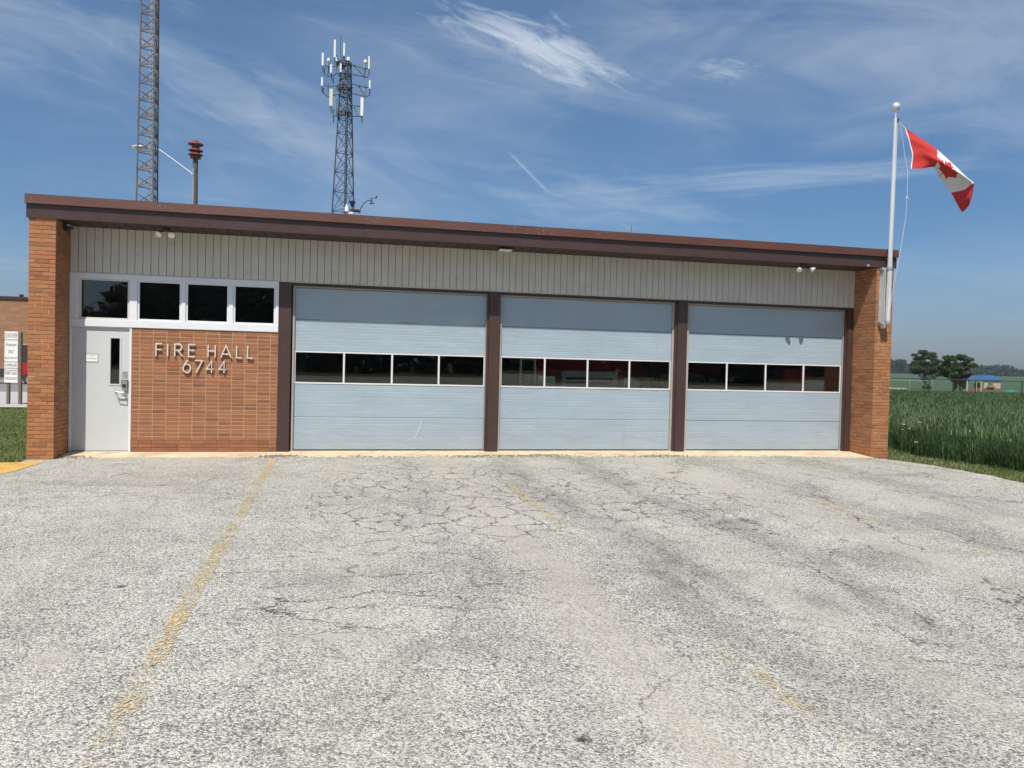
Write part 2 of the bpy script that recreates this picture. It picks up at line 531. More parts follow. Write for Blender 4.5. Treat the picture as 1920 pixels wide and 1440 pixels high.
M['bark'] = paint('bark', (0.085, 0.065, 0.048), 0.9, var=0.3, scale=5, bump=0.5)
M['roofing'] = paint('roof_membrane', (0.30, 0.29, 0.28), 0.9, var=0.15)


def fascia_mat():
    m, t, b = new_mat('fascia_flashing')
    p = t.pos()
    c = t.ramp(t.noise(t.mapping(p, (0.7, 1, 3)), 1.5, 5, 0.6), [(0.3, (0.080, 0.028, 0.018)), (0.7, (0.108, 0.040, 0.025))])
    sp = t.n('ShaderNodeTexVoronoi', i_Scale=26.0); t.put(sp.inputs['Vector'], p)
    chip = t.math('MULTIPLY', t.smooth(sp.outputs['Distance'], 0.10, 0.17, 1, 0), t.smooth(t.noise(p, 1.1, 3), 0.44, 0.62))
    c = t.mix(chip, c, (0.46, 0.38, 0.36))
    t.put(b.inputs['Base Color'], c)
    b.inputs['Roughness'].default_value = 0.5
    t.put(b.inputs['Normal'], t.bump(t.noise(t.mapping(p, (0.8, 1, 5)), 2.0, 3), 0.25, 0.02))
    return m


M['fascia'] = fascia_mat()


def door_mat():
    m, t, b = new_mat('overhead_door_paint')
    p = t.pos()
    c = t.ramp(t.noise(t.mapping(p, (0.5, 1, 1.2)), 1.6, 6, 0.62), [(0.28, (0.305, 0.375, 0.425)), (0.72, (0.36, 0.435, 0.49))])
    # grime smeared upwards from the sill and along the ribs
    s = t.n('ShaderNodeSeparateXYZ'); t.put(s.inputs[0], p)
    g = t.noise(t.mapping(p, (1.5, 1, 6)), 1.7, 6, 0.65)
    low = t.smooth(s.outputs[2], 0.0, 0.75, 1.0, 0.25)
    c = t.mix(t.math('MULTIPLY', t.smooth(g, 0.40, 0.75), t.math('MULTIPLY', low, 0.65)), c, (0.33, 0.345, 0.31))
    sc = t.noise(t.mapping(p, (12, 1, 1.4), (0, 0.5, 0)), 1.8, 6, 0.7)
    c = t.mix(t.smooth(sc, 0.70, 0.80, 0, 0.35), c, (0.70, 0.74, 0.78))
    t.put(b.inputs['Base Color'], c)
    b.inputs['Roughness'].default_value = 0.5
    vs = t.noise(t.mapping(p, (7, 1, 0.5)), 1.3, 5, 0.65)
    c = t.mix(t.smooth(vs, 0.55, 0.78, 0, 0.30), c, (0.27, 0.30, 0.31))
    t.put(b.inputs['Base Color'], c)
    t.put(b.inputs['Normal'], t.bump(t.noise(t.mapping(p, (0.9, 1, 2)), 1.9, 3), 0.45, 0.03))
    return m


M['door'] = door_mat()


def glass_mat():
    m = bpy.data.materials.new('window_glass'); m.use_nodes = True
    nt = m.node_tree; nt.nodes.clear(); t = NT(nt)
    out = t.n('ShaderNodeOutputMaterial')
    p = t.pos()
    nrm = t.bump(t.noise(p, 0.7, 1), 0.05, 0.02)
    gl = t.n('ShaderNodeBsdfGlossy', i_Roughness=0.01); gl.inputs['Color'].default_value = (1, 1, 1, 1)
    t.put(gl.inputs['Normal'], nrm)
    tr = t.n('ShaderNodeBsdfTransparent'); tr.inputs['Color'].default_value = (0.84, 0.87, 0.86, 1)
    fr = t.n('ShaderNodeFresnel', i_IOR=1.5)
    fac = t.math('MULTIPLY', fr.outputs[0], 1.3, clamp=True)
    mx = t.n('ShaderNodeMixShader'); t.put(mx.inputs[0], fac); t.put(mx.inputs[1], tr.outputs[0]); t.put(mx.inputs[2], gl.outputs[0])
    nt.links.new(mx.outputs[0], out.inputs[0])
    return m


M['glass'] = glass_mat()


def asphalt_mat():
    m, t, b = new_mat('weathered_asphalt')
    p = t.pos()
    # exposed aggregate: coarse chips in bitumen
    warp = t.vmath('SCALE', t.vmath('SUBTRACT', t.noise2(p, 60, 2, 0.5, out=1), (0.5, 0.5, 0.5)), 0.012)
    pw = t.vmath('ADD', p, warp)
    v1 = t.n('ShaderNodeTexVoronoi', voronoi_dimensions='2D', i_Scale=88.0, i_Randomness=1.0); t.put(v1.inputs['Vector'], pw)
    v2 = t.n('ShaderNodeTexVoronoi', voronoi_dimensions='2D', i_Scale=150.0, i_Randomness=1.0); t.put(v2.inputs['Vector'], pw)
    ss = t.n('ShaderNodeSeparateColor'); t.put(ss.inputs[0], v1.outputs['Color'])
    s2 = t.n('ShaderNodeSeparateColor'); t.put(s2.inputs[0], v2.outputs['Color'])
    val = t.math('ADD', t.math('MULTIPLY', ss.outputs[0], 0.62), t.math('MULTIPLY', s2.outputs[1], 0.38))
    patch = t.noise2(p, 0.55, 6, 0.6)
    mid = t.noise2(p, 3.2, 5, 0.65)
    shade = t.math('ADD', t.math('MULTIPLY', t.math('SUBTRACT', patch, 0.44), 0.34), t.math('MULTIPLY', t.math('SUBTRACT', mid, 0.5), 0.30))
    val2 = t.math('ADD', val, shade)
    col = t.ramp(val2, [(0.12, (0.095, 0.091, 0.082)), (0.32, (0.255, 0.244, 0.212)), (0.48, (0.44, 0.423, 0.367)), (0.66, (0.60, 0.578, 0.502)), (0.88, (0.74, 0.716, 0.625))])
    # bitumen gaps between the chips
    ve = t.n('ShaderNodeTexVoronoi', feature='DISTANCE_TO_EDGE', voronoi_dimensions='2D', i_Scale=88.0); t.put(ve.inputs['Vector'], pw)
    gap = t.smooth(ve.outputs['Distance'], 0.02, 0.16, 0.55, 0.0)
    col = t.mix(gap, col, (0.10, 0.10, 0.098))
    sep = t.n('ShaderNodeSeparateXYZ'); t.put(sep.inputs[0], p)
    X, Y = sep.outputs[0], sep.outputs[1]

    wob_l = t.vmath('SUBTRACT', t.noise2(p, 1.4, 5, 0.65, out=1), (0.5, 0.5, 0.5))
    wob_s = t.vmath('SUBTRACT', t.noise2(p, 20, 2, 0.6, out=1), (0.5, 0.5, 0.5))

    def blob(cx, cy, rx, ry, rot=0.0, ns=1.6, amp=0.9):
        q = t.mapping(t.vmath('SUBTRACT', p, (cx, cy, 0)), (1, 1, 0), (0, 0, rot))
        q = t.vmath('DIVIDE', q, (rx, ry, 1))
        q2 = t.vmath('ADD', q, t.vmath('SCALE', wob_s if ns > 5 else wob_l, amp * 2))
        s = t.n('ShaderNodeSeparateXYZ'); t.put(s.inputs[0], q2)
        r = t.math('SQRT', t.math('ADD', t.math('MULTIPLY', s.outputs[0], s.outputs[0]), t.math('MULTIPLY', s.outputs[1], s.outputs[1])))
        return t.smooth(r, 0.2, 1.25, 1.0, 0.0)

    # oil and tyre stained ground in front of the right hand bays, drawn out along the driving direction
    streak = t.noise2(t.mapping(p, (3.2, 0.42, 1), (0, 0, 0.06)), 1.0, 5, 0.65)
    dark = None
    for args, k in (((7.45, -8.6, 0.6, 0.9, 0.3), 0.50), ((8.3, -9.3, 0.8, 0.5, -0.5), 0.45), ((9.6, -8.1, 1.2, 0.5, -0.25), 0.36), ((8.9, -6.9, 0.5, 0.7), 0.32),
                    ((11.5, -6.6, 1.9, 0.45, -0.3), 0.28), ((5.15, -9.9, 0.35, 0.28), 0.32), ((7.6, -10.9, 1.0, 0.7), 0.25), ((5.2, -6.0, 0.35, 0.5), 0.25),
                    ((4.6, -8.2, 0.7, 0.6), 0.28), ((12.0, -9.6, 2.2, 0.9), 0.3), ((1.2, -3.2, 3.0, 0.3, 0.1), 0.16), ((14.2, -3.0, 1.9, 0.22, -0.2), 0.30)):
        bk = t.math('MULTIPLY', blob(*args), k)
        dark = bk if dark is None else t.math('MAXIMUM', dark, bk)
    wx1 = t.math('ADD', X, t.math('MULTIPLY', t.math('SUBTRACT', t.noise2(p, 0.35, 3), 0.5), 1.0))

    def bands(spec):
        o = None
        for x0, w, k in spec:
            dd = t.math('ABSOLUTE', t.math('SUBTRACT', wx1, x0))
            k_ = t.math('MULTIPLY', t.smooth(dd, w * 0.15, w * 1.3, 1, 0), k)
            o = k_ if o is None else t.math('MAXIMUM', o, k_)
        return o

    dark = t.math('MAXIMUM', dark, bands(((7.35, 0.40, 0.26), (8.75, 0.35, 0.24), (11.3, 0.45, 0.24), (13.2, 0.5, 0.20), (5.6, 0.3, 0.14))))
    dark = t.math('MULTIPLY', dark, t.smooth(streak, 0.28, 0.62, 0.25, 1.15))
    col = t.mix(dark, col, (0.10, 0.097, 0.09))
    # pale dust: wheel paths, worn patches
    paths = bands(((6.30, 0.36, 0.62), (8.05, 0.30, 0.34), (10.15, 0.42, 0.50), (4.6, 0.5, 0.28), (12.3, 0.5, 0.42), (2.2, 0.7, 0.20)))
    paths = t.math('MULTIPLY', paths, t.smooth(streak, 0.75, 0.35, 0.3, 1.0))
    for args, k in (((4.35, -9.57, 0.30, 0.16), 0.75), ((2.83, -9.7, 0.16, 0.16), 0.75), ((4.0, -10.0, 0.16, 0.13), 0.5), ((6.3, -10.9, 0.5, 0.3), 0.4)):
        paths = t.math('MAXIMUM', paths, t.math('MULTIPLY', blob(*args), k))
    col = t.mix(paths, col, (0.455, 0.420, 0.350))
    # crack networks: alligator cells before the first bays, long transverse and lengthwise cracks elsewhere
    rag = t.vmath('ADD', t.vmath('SCALE', wob_l, 0.55), t.vmath('SCALE', wob_s, 0.05))

    def cracks(sx, sy, scale, off, w0, w1):
        q = t.vmath('ADD', t.vmath('MULTIPLY', p, (sx, sy, 0)), t.vmath('ADD', rag, (off, off * 1.7, 0)))
        v = t.n('ShaderNodeTexVoronoi', feature='DISTANCE_TO_EDGE', voronoi_dimensions='2D', i_Scale=scale); t.put(v.inputs['Vector'], q)
        return t.smooth(v.outputs['Distance'], w0, w1, 1, 0)

    n_brk = t.noise2(p, 1.1, 4, 0.6)
    brk = t.smooth(n_brk, 0.38, 0.54)
    brk2 = t.smooth(n_brk, 0.60, 0.46)
    zone = t.math('MAXIMUM', blob(5.9, -4.3, 2.1, 3.6, 0.1, 0.8, 0.3), t.math('MULTIPLY', blob(8.3, -5.0, 2.4, 3.0, 0.3, 0.8, 0.4), 0.6))
    k1 = t.math('MULTIPLY', t.math('MULTIPLY', cracks(1, 0.72, 2.7, 0.0, 0.009, 0.046), t.smooth(zone, 0.10, 0.55)), t.smooth(n_brk, 0.30, 0.46))
    k2 = t.math('MULTIPLY', t.math('MULTIPLY', cracks(0.42, 1.25, 1.6, 3.3, 0.005, 0.025), t.math('MAXIMUM', blob(4.4, -8.4, 2.6, 1.9, 0, 0.8, 0.4), t.math('MULTIPLY', blob(1.5, -3.6, 3.4, 1.4, 0, 0.8, 0.3), 0.8))), brk2)
    k3 = t.math('MULTIPLY', t.math('MULTIPLY', cracks(1.05, 0.26, 0.95, 7.7, 0.003, 0.014), t.smooth(X, 6.8, 8.2)), brk2)
    k4 = t.math('MULTIPLY', cracks(1, 0.7, 0.55, 5.1, 0.001, 0.006), t.math('MULTIPLY', brk, 0.7))
    crack = t.math('MAXIMUM', t.math('MAXIMUM', k1, k2), t.math('MAXIMUM', k3, k4))
    col = t.mix(t.math('MULTIPLY', crack, 0.84), col, (0.055, 0.052, 0.047))
    # two small tar spots
    for cx, cy, rx, ry in ((2.87, -8.237, 0.045, 0.045), (5.649, -11.17, 0.05, 0.035), (3.45, -9.9, 0.018, 0.018), (6.1, -5.4, 0.05, 0.05)):
        col = t.mix(t.math('MULTIPLY', blob(cx, cy, rx, ry, 0, 20, 0.4), 0.9), col, (0.02, 0.02, 0.02))
    t.put(b.inputs['Base Color'], col)
    b.inputs['Roughness'].default_value = 0.95
    b.inputs['Specular IOR Level'].default_value = 0.25
    h = t.math('ADD', t.smooth(v1.outputs['Distance'], 0.1, 0.7, 1, 0), t.math('MULTIPLY', ss.outputs[0], 0.6))
    t.put(b.inputs['Normal'], t.bump(h, 0.55, 0.006))
    return m


M['asphalt'] = asphalt_mat()


def line_paint():
    m = bpy.data.materials.new('worn_yellow_paint'); m.use_nodes = True
    nt = m.node_tree; t = NT(nt); b = nt.nodes['Principled BSDF']; out = nt.nodes['Material Output']
    p = t.pos()
    b.inputs['Base Color'].default_value = (0.62, 0.36, 0.075, 1)
    t.put(b.inputs['Base Color'], t.ramp(t.noise(p, 30, 4), [(0.3, (0.53, 0.43, 0.26)), (0.7, (0.62, 0.46, 0.22))]))
    b.inputs['Roughness'].default_value = 0.85
    v = t.n('ShaderNodeTexVoronoi', i_Scale=88.0)
    t.put(v.inputs['Vector'], p)
    s = t.n('ShaderNodeSeparateColor'); t.put(s.inputs[0], v.outputs['Color'])
    wear_at = t.n('ShaderNodeAttribute', attribute_name='wear').outputs['Fac']
    n = t.math('ADD', t.math('MULTIPLY', t.noise(p, 3.4, 5, 0.7), 1.25), t.math('MULTIPLY', s.outputs[0], 0.62))
    n = t.math('ADD', n, wear_at)
    keep = t.smooth(n, 0.86, 1.14)
    tr = t.n('ShaderNodeBsdfTransparent')
    mx = t.n('ShaderNodeMixShader'); t.put(mx.inputs[0], keep); t.put(mx.inputs[1], tr.outputs[0]); t.put(mx.inputs[2], b.outputs[0])
    nt.links.new(mx.outputs[0], out.inputs[0])
    return m


M['line'] = line_paint()
M['line_fresh'] = M['line'].copy(); M['line_fresh'].name = 'yellow_kerb_paint'
for _n in M['line_fresh'].node_tree.nodes:
    if _n.type == 'VALTORGB':
        _n.color_ramp.elements[0].color = (0.56, 0.34, 0.085, 1); _n.color_ramp.elements[1].color = (0.68, 0.42, 0.10, 1)


def concrete_mat():
    m, t, b = new_mat('buff_concrete')
    p = t.pos()
    c = t.ramp(t.noise(p, 1.6, 6, 0.65), [(0.28, (0.50, 0.40, 0.26)), (0.7, (0.66, 0.55, 0.38))])
    c = t.mix(t.smooth(t.noise(p, 2.2, 7, 0.72), 0.48, 0.68, 0, 0.75), c, (0.36, 0.28, 0.21))
    c = t.mix(t.smooth(t.noise(p, 45, 3, 0.7), 0.58, 0.8, 0, 0.5), c, (0.22, 0.19, 0.15))
    t.put(b.inputs['Base Color'], c)
    b.inputs['Roughness'].default_value = 0.92
    t.put(b.inputs['Normal'], t.bump(t.noise(p, 50, 4), 0.35, 0.006))
    return m


M['concrete'] = concrete_mat()


def grass_ground():
    m, t, b = new_mat('grass_ground')
    p = t.pos()
    c = t.ramp(t.noise(p, 0.35, 6, 0.6), [(0.3, (0.060, 0.088, 0.024)), (0.7, (0.110, 0.140, 0.045))])
    c = t.mix(t.smooth(t.noise(p, 14, 4, 0.7), 0.4, 0.7, 0, 0.5), c, (0.030, 0.050, 0.013))
    # the wide crop field beyond the fence is a bluer green with tramlines
    s = t.n('ShaderNodeSeparateXYZ'); t.put(s.inputs[0], p)
    far = t.smooth(s.outputs[1], 66, 90)
    rows = t.noise(t.mapping(p, (0.012, 0.25, 1), (0, 0, 0.4)), 1.0, 4, 0.6)
    fc = t.ramp(rows, [(0.3, (0.048, 0.090, 0.044)), (0.7, (0.070, 0.118, 0.058))])
    c = t.mix(far, c, fc)
    t.put(b.inputs['Base Color'], c)
    b.inputs['Roughness'].default_value = 0.95
    b.inputs['Specular IOR Level'].default_value = 0.1
    t.put(b.inputs['Normal'], t.bump(t.noise(p, 25, 4), 0.6, 0.03))
    return m


M['ground'] = grass_ground()


def blade_mat(name, lo, hi, trans=0.35):
    m, t, b = new_mat(name)
    at = t.n('ShaderNodeAttribute', attribute_name='rnd').outputs['Fac']
    p = t.pos()
    n = t.noise(p, 0.8, 3)
    c = t.ramp(t.math('ADD', t.math('MULTIPLY', at, 0.6), t.math('MULTIPLY', n, 0.4)), [(0.15, lo), (0.85, hi)])
    t.put(b.inputs['Base Color'], c)
    b.inputs['Roughness'].default_value = 0.55
    b.inputs['Specular IOR Level'].default_value = 0.3
    if trans:
        tl = t.n('ShaderNodeBsdfTranslucent'); t.put(tl.inputs['Color'], t.mix(0.5, c, (0.10, 0.14, 0.02)))
        mx = t.n('ShaderNodeMixShader'); mx.inputs[0].default_value = trans
        t.put(mx.inputs[1], b.outputs[0]); t.put(mx.inputs[2], tl.outputs[0])
        m.node_tree.links.new(mx.outputs[0], m.node_tree.nodes['Material Output'].inputs[0])
    return m


def lawn_mat():
    m = blade_mat('lawn_blade', (0.105, 0.155, 0.036), (0.215, 0.265, 0.085))
    t = NT(m.node_tree); b = m.node_tree.nodes['Principled BSDF']
    p = t.pos()
    band = t.noise(t.mapping(p, (0.35, 1.9, 1), (0, 0, 0.30)), 0.9, 4, 0.6)
    src = b.inputs['Base Color'].links[0].from_socket
    c = t.mix(t.smooth(band, 0.45, 0.62, 0, 0.8), src, (0.30, 0.275, 0.155))
    t.put(b.inputs['Base Color'], c)
    return m


M['lawn'] = lawn_mat()
M['lawn_plain'] = blade_mat('lawn_blade', (0.070, 0.105, 0.024), (0.165, 0.205, 0.062))
M['crop'] = blade_mat('crop_blade', (0.036, 0.080, 0.026), (0.100, 0.170, 0.058), 0.3)
M['crop_ear'] = blade_mat('crop_ear', (0.070, 0.120, 0.048), (0.140, 0.20, 0.085), 0.2)
M['leaf'] = blade_mat('tree_leaf', (0.030, 0.056, 0.014), (0.105, 0.150, 0.040), 0.3)
M['leaf_dark'] = blade_mat('dark_leaf', (0.014, 0.026, 0.010), (0.036, 0.056, 0.020), 0.15)
M['leaf_far'] = blade_mat('far_leaf', (0.030, 0.050, 0.024), (0.055, 0.080, 0.038), 0.15)
M['soffit_back'] = paint('soffit_backing_black', (0.03, 0.03, 0.03), 0.6)


def far_brick():
    m, t, b = new_mat('far_brickwork')
    p = t.pos()
    br = t.n('ShaderNodeTexBrick', i_Scale=1.0)
    br.inputs['Color1'].default_value = (0.25, 0.115, 0.055, 1); br.inputs['Color2'].default_value = (0.33, 0.155, 0.075, 1)
    br.inputs['Mortar'].default_value = (0.34, 0.22, 0.13, 1)
    br.inputs['Brick Width'].default_value = 0.21; br.inputs['Row Height'].default_value = 0.0677; br.inputs['Mortar Size'].default_value = 0.006
    s = t.n('ShaderNodeSeparateXYZ'); t.put(s.inputs[0], p)
    cb = t.n('ShaderNodeCombineXYZ'); t.put(cb.inputs[0], t.math('ADD', s.outputs[0], s.outputs[1])); t.put(cb.inputs[1], s.outputs[2])
    t.put(br.inputs['Vector'], cb.outputs[0])
    c = t.mix(t.smooth(t.noise(t.mapping(p, (1, 1, 4)), 1.2, 5, 0.6), 0.45, 0.70, 0, 0.6), br.outputs[0], (0.44, 0.26, 0.14))
    t.put(b.inputs['Base Color'], c); b.inputs['Roughness'].default_value = 0.9
    return m


M['far_brick'] = far_brick()


# ------------------------------------------------------------------ ground, lot, road
def sheet(name, xs_fn, ys, mat_, dz, parent=None, nx=24):
    mb = MB()
    for j, y in enumerate(ys):
        x0, x1 = xs_fn(y)
        for i in range(nx + 1):
            x = x0 + (x1 - x0) * i / nx
            mb.v.append((x, y, ground_z(y, x) + dz))
    for j in range(len(ys) - 1):
        for i in range(nx):
            a = j * (nx + 1) + i
            mb.f.append((a, a + 1, a + nx + 2, a + nx + 1))
    return mb.build(name, mat_, parent, origin=(0, 0, 0))


ys = [-420, -200, -120, -90, -73, -60, -50, -40, -34, -30, -24, -20, -16, -12, -8, -4, -2, -1, -0.5, -0.2, 0.15, 1, 5, 12, 20, 30, 45, 60, 90, 120, 160, 220, 300, 400, 440, 520, 700, 1000]
structure(sheet('ground', lambda y: (-600, 900), ys, M['ground'], -0.035, nx=40))

rng = random.Random(5)
# asphalt lot: the near part as wide as the place, then the strip between the brick piers
redge = [(-24, 16.4), (-12, 15.9), (-8, 15.75), (-5.5, 15.62), (-4.08, 15.62), (-3.2, 15.78), (-2.57, 15.73), (-1.93, 15.69), (-1.39, 15.56), (-1.05, 15.40)]


def lot_right(y):
    for (a, xa), (b, xb) in zip(redge, redge[1:]):
        if a <= y <= b: return xa + (xb - xa) * (y - a) / (b - a)
    return redge[-1][1] if y > redge[-1][0] else redge[0][1]


lot_ys = [-24, -20, -16, -12, -10, -8, -6.5, -5.5, -5.0, -4.6, -4.08, -3.6, -3.2, -2.9, -2.57, -2.2, -1.93, -1.65, -1.39, -1.2, -1.05]
lot = structure(sheet('asphalt_lot', lambda y: (-14, lot_right(y) + 0.04 * math.sin(y * 9.1)), lot_ys, M['asphalt'], 0.0, nx=60))
ap_edge = lambda x: -0.50 - (0.06 if x > 9 else 0) - max(0, (x - 13.6)) * 0.22 + 0.022 * math.sin(x * 5.3) + 0.016 * math.sin(x * 17) + 0.012 * math.sin(x * 41 + 1) + (0.07 * math.exp(-((x - 8.3) / 0.8) ** 2) + 0.06 * math.exp(-((x - 10.7) / 0.6) ** 2) + 0.08 * math.exp(-((x - 3.55) / 0.25) ** 2))
mb = MB()
NXA = 260
for i in range(NXA + 1):
    x = -0.38 + (15.38 + 0.38) * i / NXA
    mb.v.append((x, -1.05, ground_z(-1.05))); mb.v.append((x, ap_edge(x) + 0.012, ground_z(-0.52)))
for i in range(NXA):
    mb.f.append((2 * i, 2 * i + 2, 2 * i + 3, 2 * i + 1))
ob = mb.build('asphalt_lot_edge', M['asphalt'], None, origin=(0, 0, 0)); structure(ob)

# road across the front, seen only in the panes
structure(sheet('road', lambda y: (-200, 200), [-82, -60, -50, -40, -34, -29, -24], M['asphalt'], 0.004, nx=10))

# concrete apron in front of the doors
mb = MB()
for i in range(NXA + 1):
    x = 0.0 + 15.25 * i / NXA
    e = ap_edge(x)
    mb.v += [(x, 0.40, 0.0), (x, 0.12, 0.0), (x, e + 0.10, ground_z(e + 0.1) + 0.004), (x, e, ground_z(-0.5) + 0.006), (x, e - 0.006, -0.12)]
for i in range(NXA):
    for k in range(4):
        a = 5 * i + k
        mb.f.append((a, a + 1, a + 6, a + 5))
apron = structure(mb.build('concrete_apron', M['concrete'], None, origin=(0, 0, 0)))

# loose stones and grit gathered against the posts on the apron (too many to count)
mb = MB(); rs = random.Random(2)
for cx, w, n in ((3.5, 0.32, 260), (8.2, 1.1, 520), (10.6, 0.8, 420), (6.9, 0.5, 200), (0.15, 0.3, 160), (15.1, 0.2, 90), (5.2, 1.5, 160), (13, 1.2, 160)):
    for _ in range(n):
        x = rs.gauss(cx, w * 0.6); y = ap_edge(x) + abs(rs.gauss(0, 0.06)) * (1 if rs.random() < .75 else -1.3)
        if not 0.03 < x < 15.2: continue
        s = rs.uniform(0.005, 0.017); z = ground_z(y) + 0.006
        i = len(mb.v)
        mb.v += [(x - s, y, z), (x, y - s, z), (x + s, y, z), (x, y + s, z), (x + rs.uniform(-s, s) * .3, y, z + s * 0.9)]
        mb.f += [(i, i + 1, i + 4), (i + 1, i + 2, i + 4), (i + 2, i + 3, i + 4), (i + 3, i, i + 4)]
M['grit'] = paint('grit', (0.20, 0.17, 0.135), 0.95, var=0.4, scale=40)
stuff(mb.build('grit', M['grit'], None, origin=(0, 0, 0)), 'dark grit and small stones gathered along the concrete apron edge', 'grit')


def line_strip(name, pts, w, wear, label):
    mb = MB(); wl = []
    for k, (x, y) in enumerate(pts):
        z = ground_z(y) + 0.005
        a, b = (w if isinstance(w, tuple) else (w / 2, w / 2))
        mb.v += [(x - a, y, z), (x + b, y, z)]
        wl += [wear[k]] * 2
    for k in range(len(pts) - 1): mb.f.append((2 * k, 2 * k + 1, 2 * k + 3, 2 * k + 2))
    ob = mb.build(name, M['line'], None, origin=(0, 0, 0))
    at = ob.data.attributes.new('wear', 'FLOAT', 'POINT'); at.data.foreach_set('value', wl)
    structure(ob); ob['label'] = label
    return ob


yl = [-12.5, -11.5, -10.8, -10.2, -9.6, -8.9, -8, -7, -6, -5, -4, -3, -2.2, -1.4, -0.75]
line_strip('painted_line', [(3.44, y) for y in yl], 0.12, [-0.3, -0.22, -0.10, -0.20, -0.04, 0.05, -0.03, -0.02, -0.10, 0.0, -0.14, -0.06, -0.02, 0.08, 0.15], 'worn yellow line running out from beside the brick panel')
line_strip('painted_line', [(6.94, y) for y in yl], 0.11, [-0.34, -0.26, -0.06, -0.24, -0.38, -0.45, -0.36, -0.28, -0.15, -0.12, -0.07, -0.18, -0.35, -0.45, -0.5], 'faded yellow line between the first two overhead doors')
line_strip('painted_line', [(10.88, y) for y in yl], 0.11, [-0.4, -0.4, -0.4, -0.4, -0.34, -0.30, -0.18, -0.11, -0.07, -0.11, -0.22, -0.38, -0.5, -0.5, -0.5], 'faded yellow line between the second and third overhead doors')
mb = MB()
pts = [(-3.2, -1.10), (-0.63, -1.10), (-0.35, -1.045), (-0.02, -0.99), (-0.06, -1.5), (-0.10, -2.0), (-0.2, -2.45), (-3.4, -2.5)]
for x, y in pts: mb.v.append((x, y, ground_z(y) + 0.006))
mb.f.append(tuple(range(len(pts) - 1, -1, -1)))
ob = mb.build('painted_zone', M['line_fresh'], None, origin=(0, 0, 0))
at = ob.data.attributes.new('wear', 'FLOAT', 'POINT'); at.data.foreach_set('value', [0.30] * len(pts))
structure(ob)

# gravel drive and lot beside the far brick building
M['gravel'] = paint('pale_gravel', (0.42, 0.40, 0.37), 0.95, var=0.15, scale=1.5, bump=0.5, bscale=40)
M['far_asphalt'] = paint('far_asphalt', (0.20, 0.195, 0.185), 0.95, var=0.15, scale=0.8)
structure(sheet('gravel_drive', lambda y: (-60, -0.6), [12.6, 18, 24.2], M['gravel'], 0.0, nx=6))
structure(sheet('parking_road', lambda y: (-60, -0.6), [24.2, 34, 45], M['far_asphalt'], -0.004, nx=6))


# ------------------------------------------------------------------ fire hall
LI, LO, RI, RO, PROJ = 0.0, -0.397, 15.255, 15.652, 0.70
ZS = 3.858          # soffit
hall = thing('fire_hall', 'one-storey brown brick fire hall with three pale blue overhead doors', 'building', (7.6, 6.0, 0.0))
BR = {}


def brick_mesh(sx, sy, sz, key):
    k = (round(sx, 4), round(sy, 4), round(sz, 4), key)
    if k not in BR:
        mb = MB().box(-sx / 2, sx / 2, -sy / 2, sy / 2, -sz / 2, sz / 2, 0.0035)
        me = mb.mesh('brick'); me.materials.append(M[key]); BR[k] = me
    return BR[k]


class BrickJob:
    def __init__(self, parent, key):
        self.parent, self.key, self.items = parent, key, []

    def add(self, x0, x1, y0, y1, z0, z1): self.items.append((x0, x1, y0, y1, z0, z1))

    def flush(self, limit, rank):
        self.items.sort(key=rank)
        rr = random.Random(11)
        for it in self.items[:limit]:
            x0, x1, y0, y1, z0, z1 = it
            me = brick_mesh(x1 - x0, y1 - y0, z1 - z0, self.key)
            c = ((x0 + x1) / 2 + rr.uniform(-.0012, .0012), (y0 + y1) / 2 + rr.uniform(-.0016, .0016), (z0 + z1) / 2 + rr.uniform(-.001, .001))
            ob = link('brick', me, self.parent, c)
            ob.rotation_euler = (rr.gauss(0, .003), rr.gauss(0, .004), rr.gauss(0, .003))
        rest = self.items[limit:]
        if rest:
            mb = MB(); rv = []
            for it in rest:
                n0 = len(mb.v); mb.box(*it, 0.0035); rv += [rr.random()] * (len(mb.v) - n0)
            ob = mb.build('brickwork', M[self.key], self.parent)
            at = ob.data.attributes.new('rnd', 'FLOAT', 'POINT'); at.data.foreach_set('value', rv)
            ob['kind'] = 'stuff'


COURSE = 0.0677; JT = 0.0095


def pier(xin, sgn, zbase):
    """brick pier, 2 bricks wide and 3.5 deep; sgn=-1: extends to -x of xin"""
    xo = xin + sgn * 0.397
    xa, xb = sorted((xin, xo))
    core = MB().box(xa + 0.007, xb - 0.007, -PROJ + 0.007, 0.60, -0.25, ZS - 0.004)
    p = core.build('pier', M['mortar_dark'], hall)
    p['label'] = 'projecting brick pier at the %s end of the hall' % ('door' if sgn < 0 else 'flagpole')
    job = BrickJob(p, 'pier_brick')
    T = 0.092; L = 0.1935
    n = int((ZS - zbase) / COURSE)
    for k in range(n + 1):
        z0 = zbase + k * COURSE; z1 = min(z0 + COURSE - JT, ZS - 0.002)
        if z1 - z0 < 0.02: continue
        # x measured from the outer edge inwards to the inner edge via mirrored helper
        def ax(a, b): return (xin + sgn * b, xin + sgn * a) if sgn < 0 else (xin + a, xin + b)
        yf = -PROJ
        if k % 2 == 0:
            job.add(*ax(0.0, L), yf, yf + T, z0, z1)
            job.add(*ax(L + JT, 0.397), yf, yf + T, z0, z1)
            y = yf + T + JT
        else:
            job.add(*ax(0.0, T), yf, yf + L, z0, z1)
            job.add(*ax(T + JT, 0.397 - T - JT), yf, yf + T, z0, z1)
            job.add(*ax(0.397 - T, 0.397), yf, yf + L, z0, z1)
            y = yf + L + JT
        while y < -0.02:
            ye = min(y + L, -0.003)
            job.add(*ax(0.0, T), y, ye, z0, z1)
            y = ye + JT
    job.flush(300, lambda it: (it[2] + 0.0 > -PROJ + 0.12, -it[4]))
    return p


pier(LI, -1, -0.052)
pier(RI, +1, -0.064)

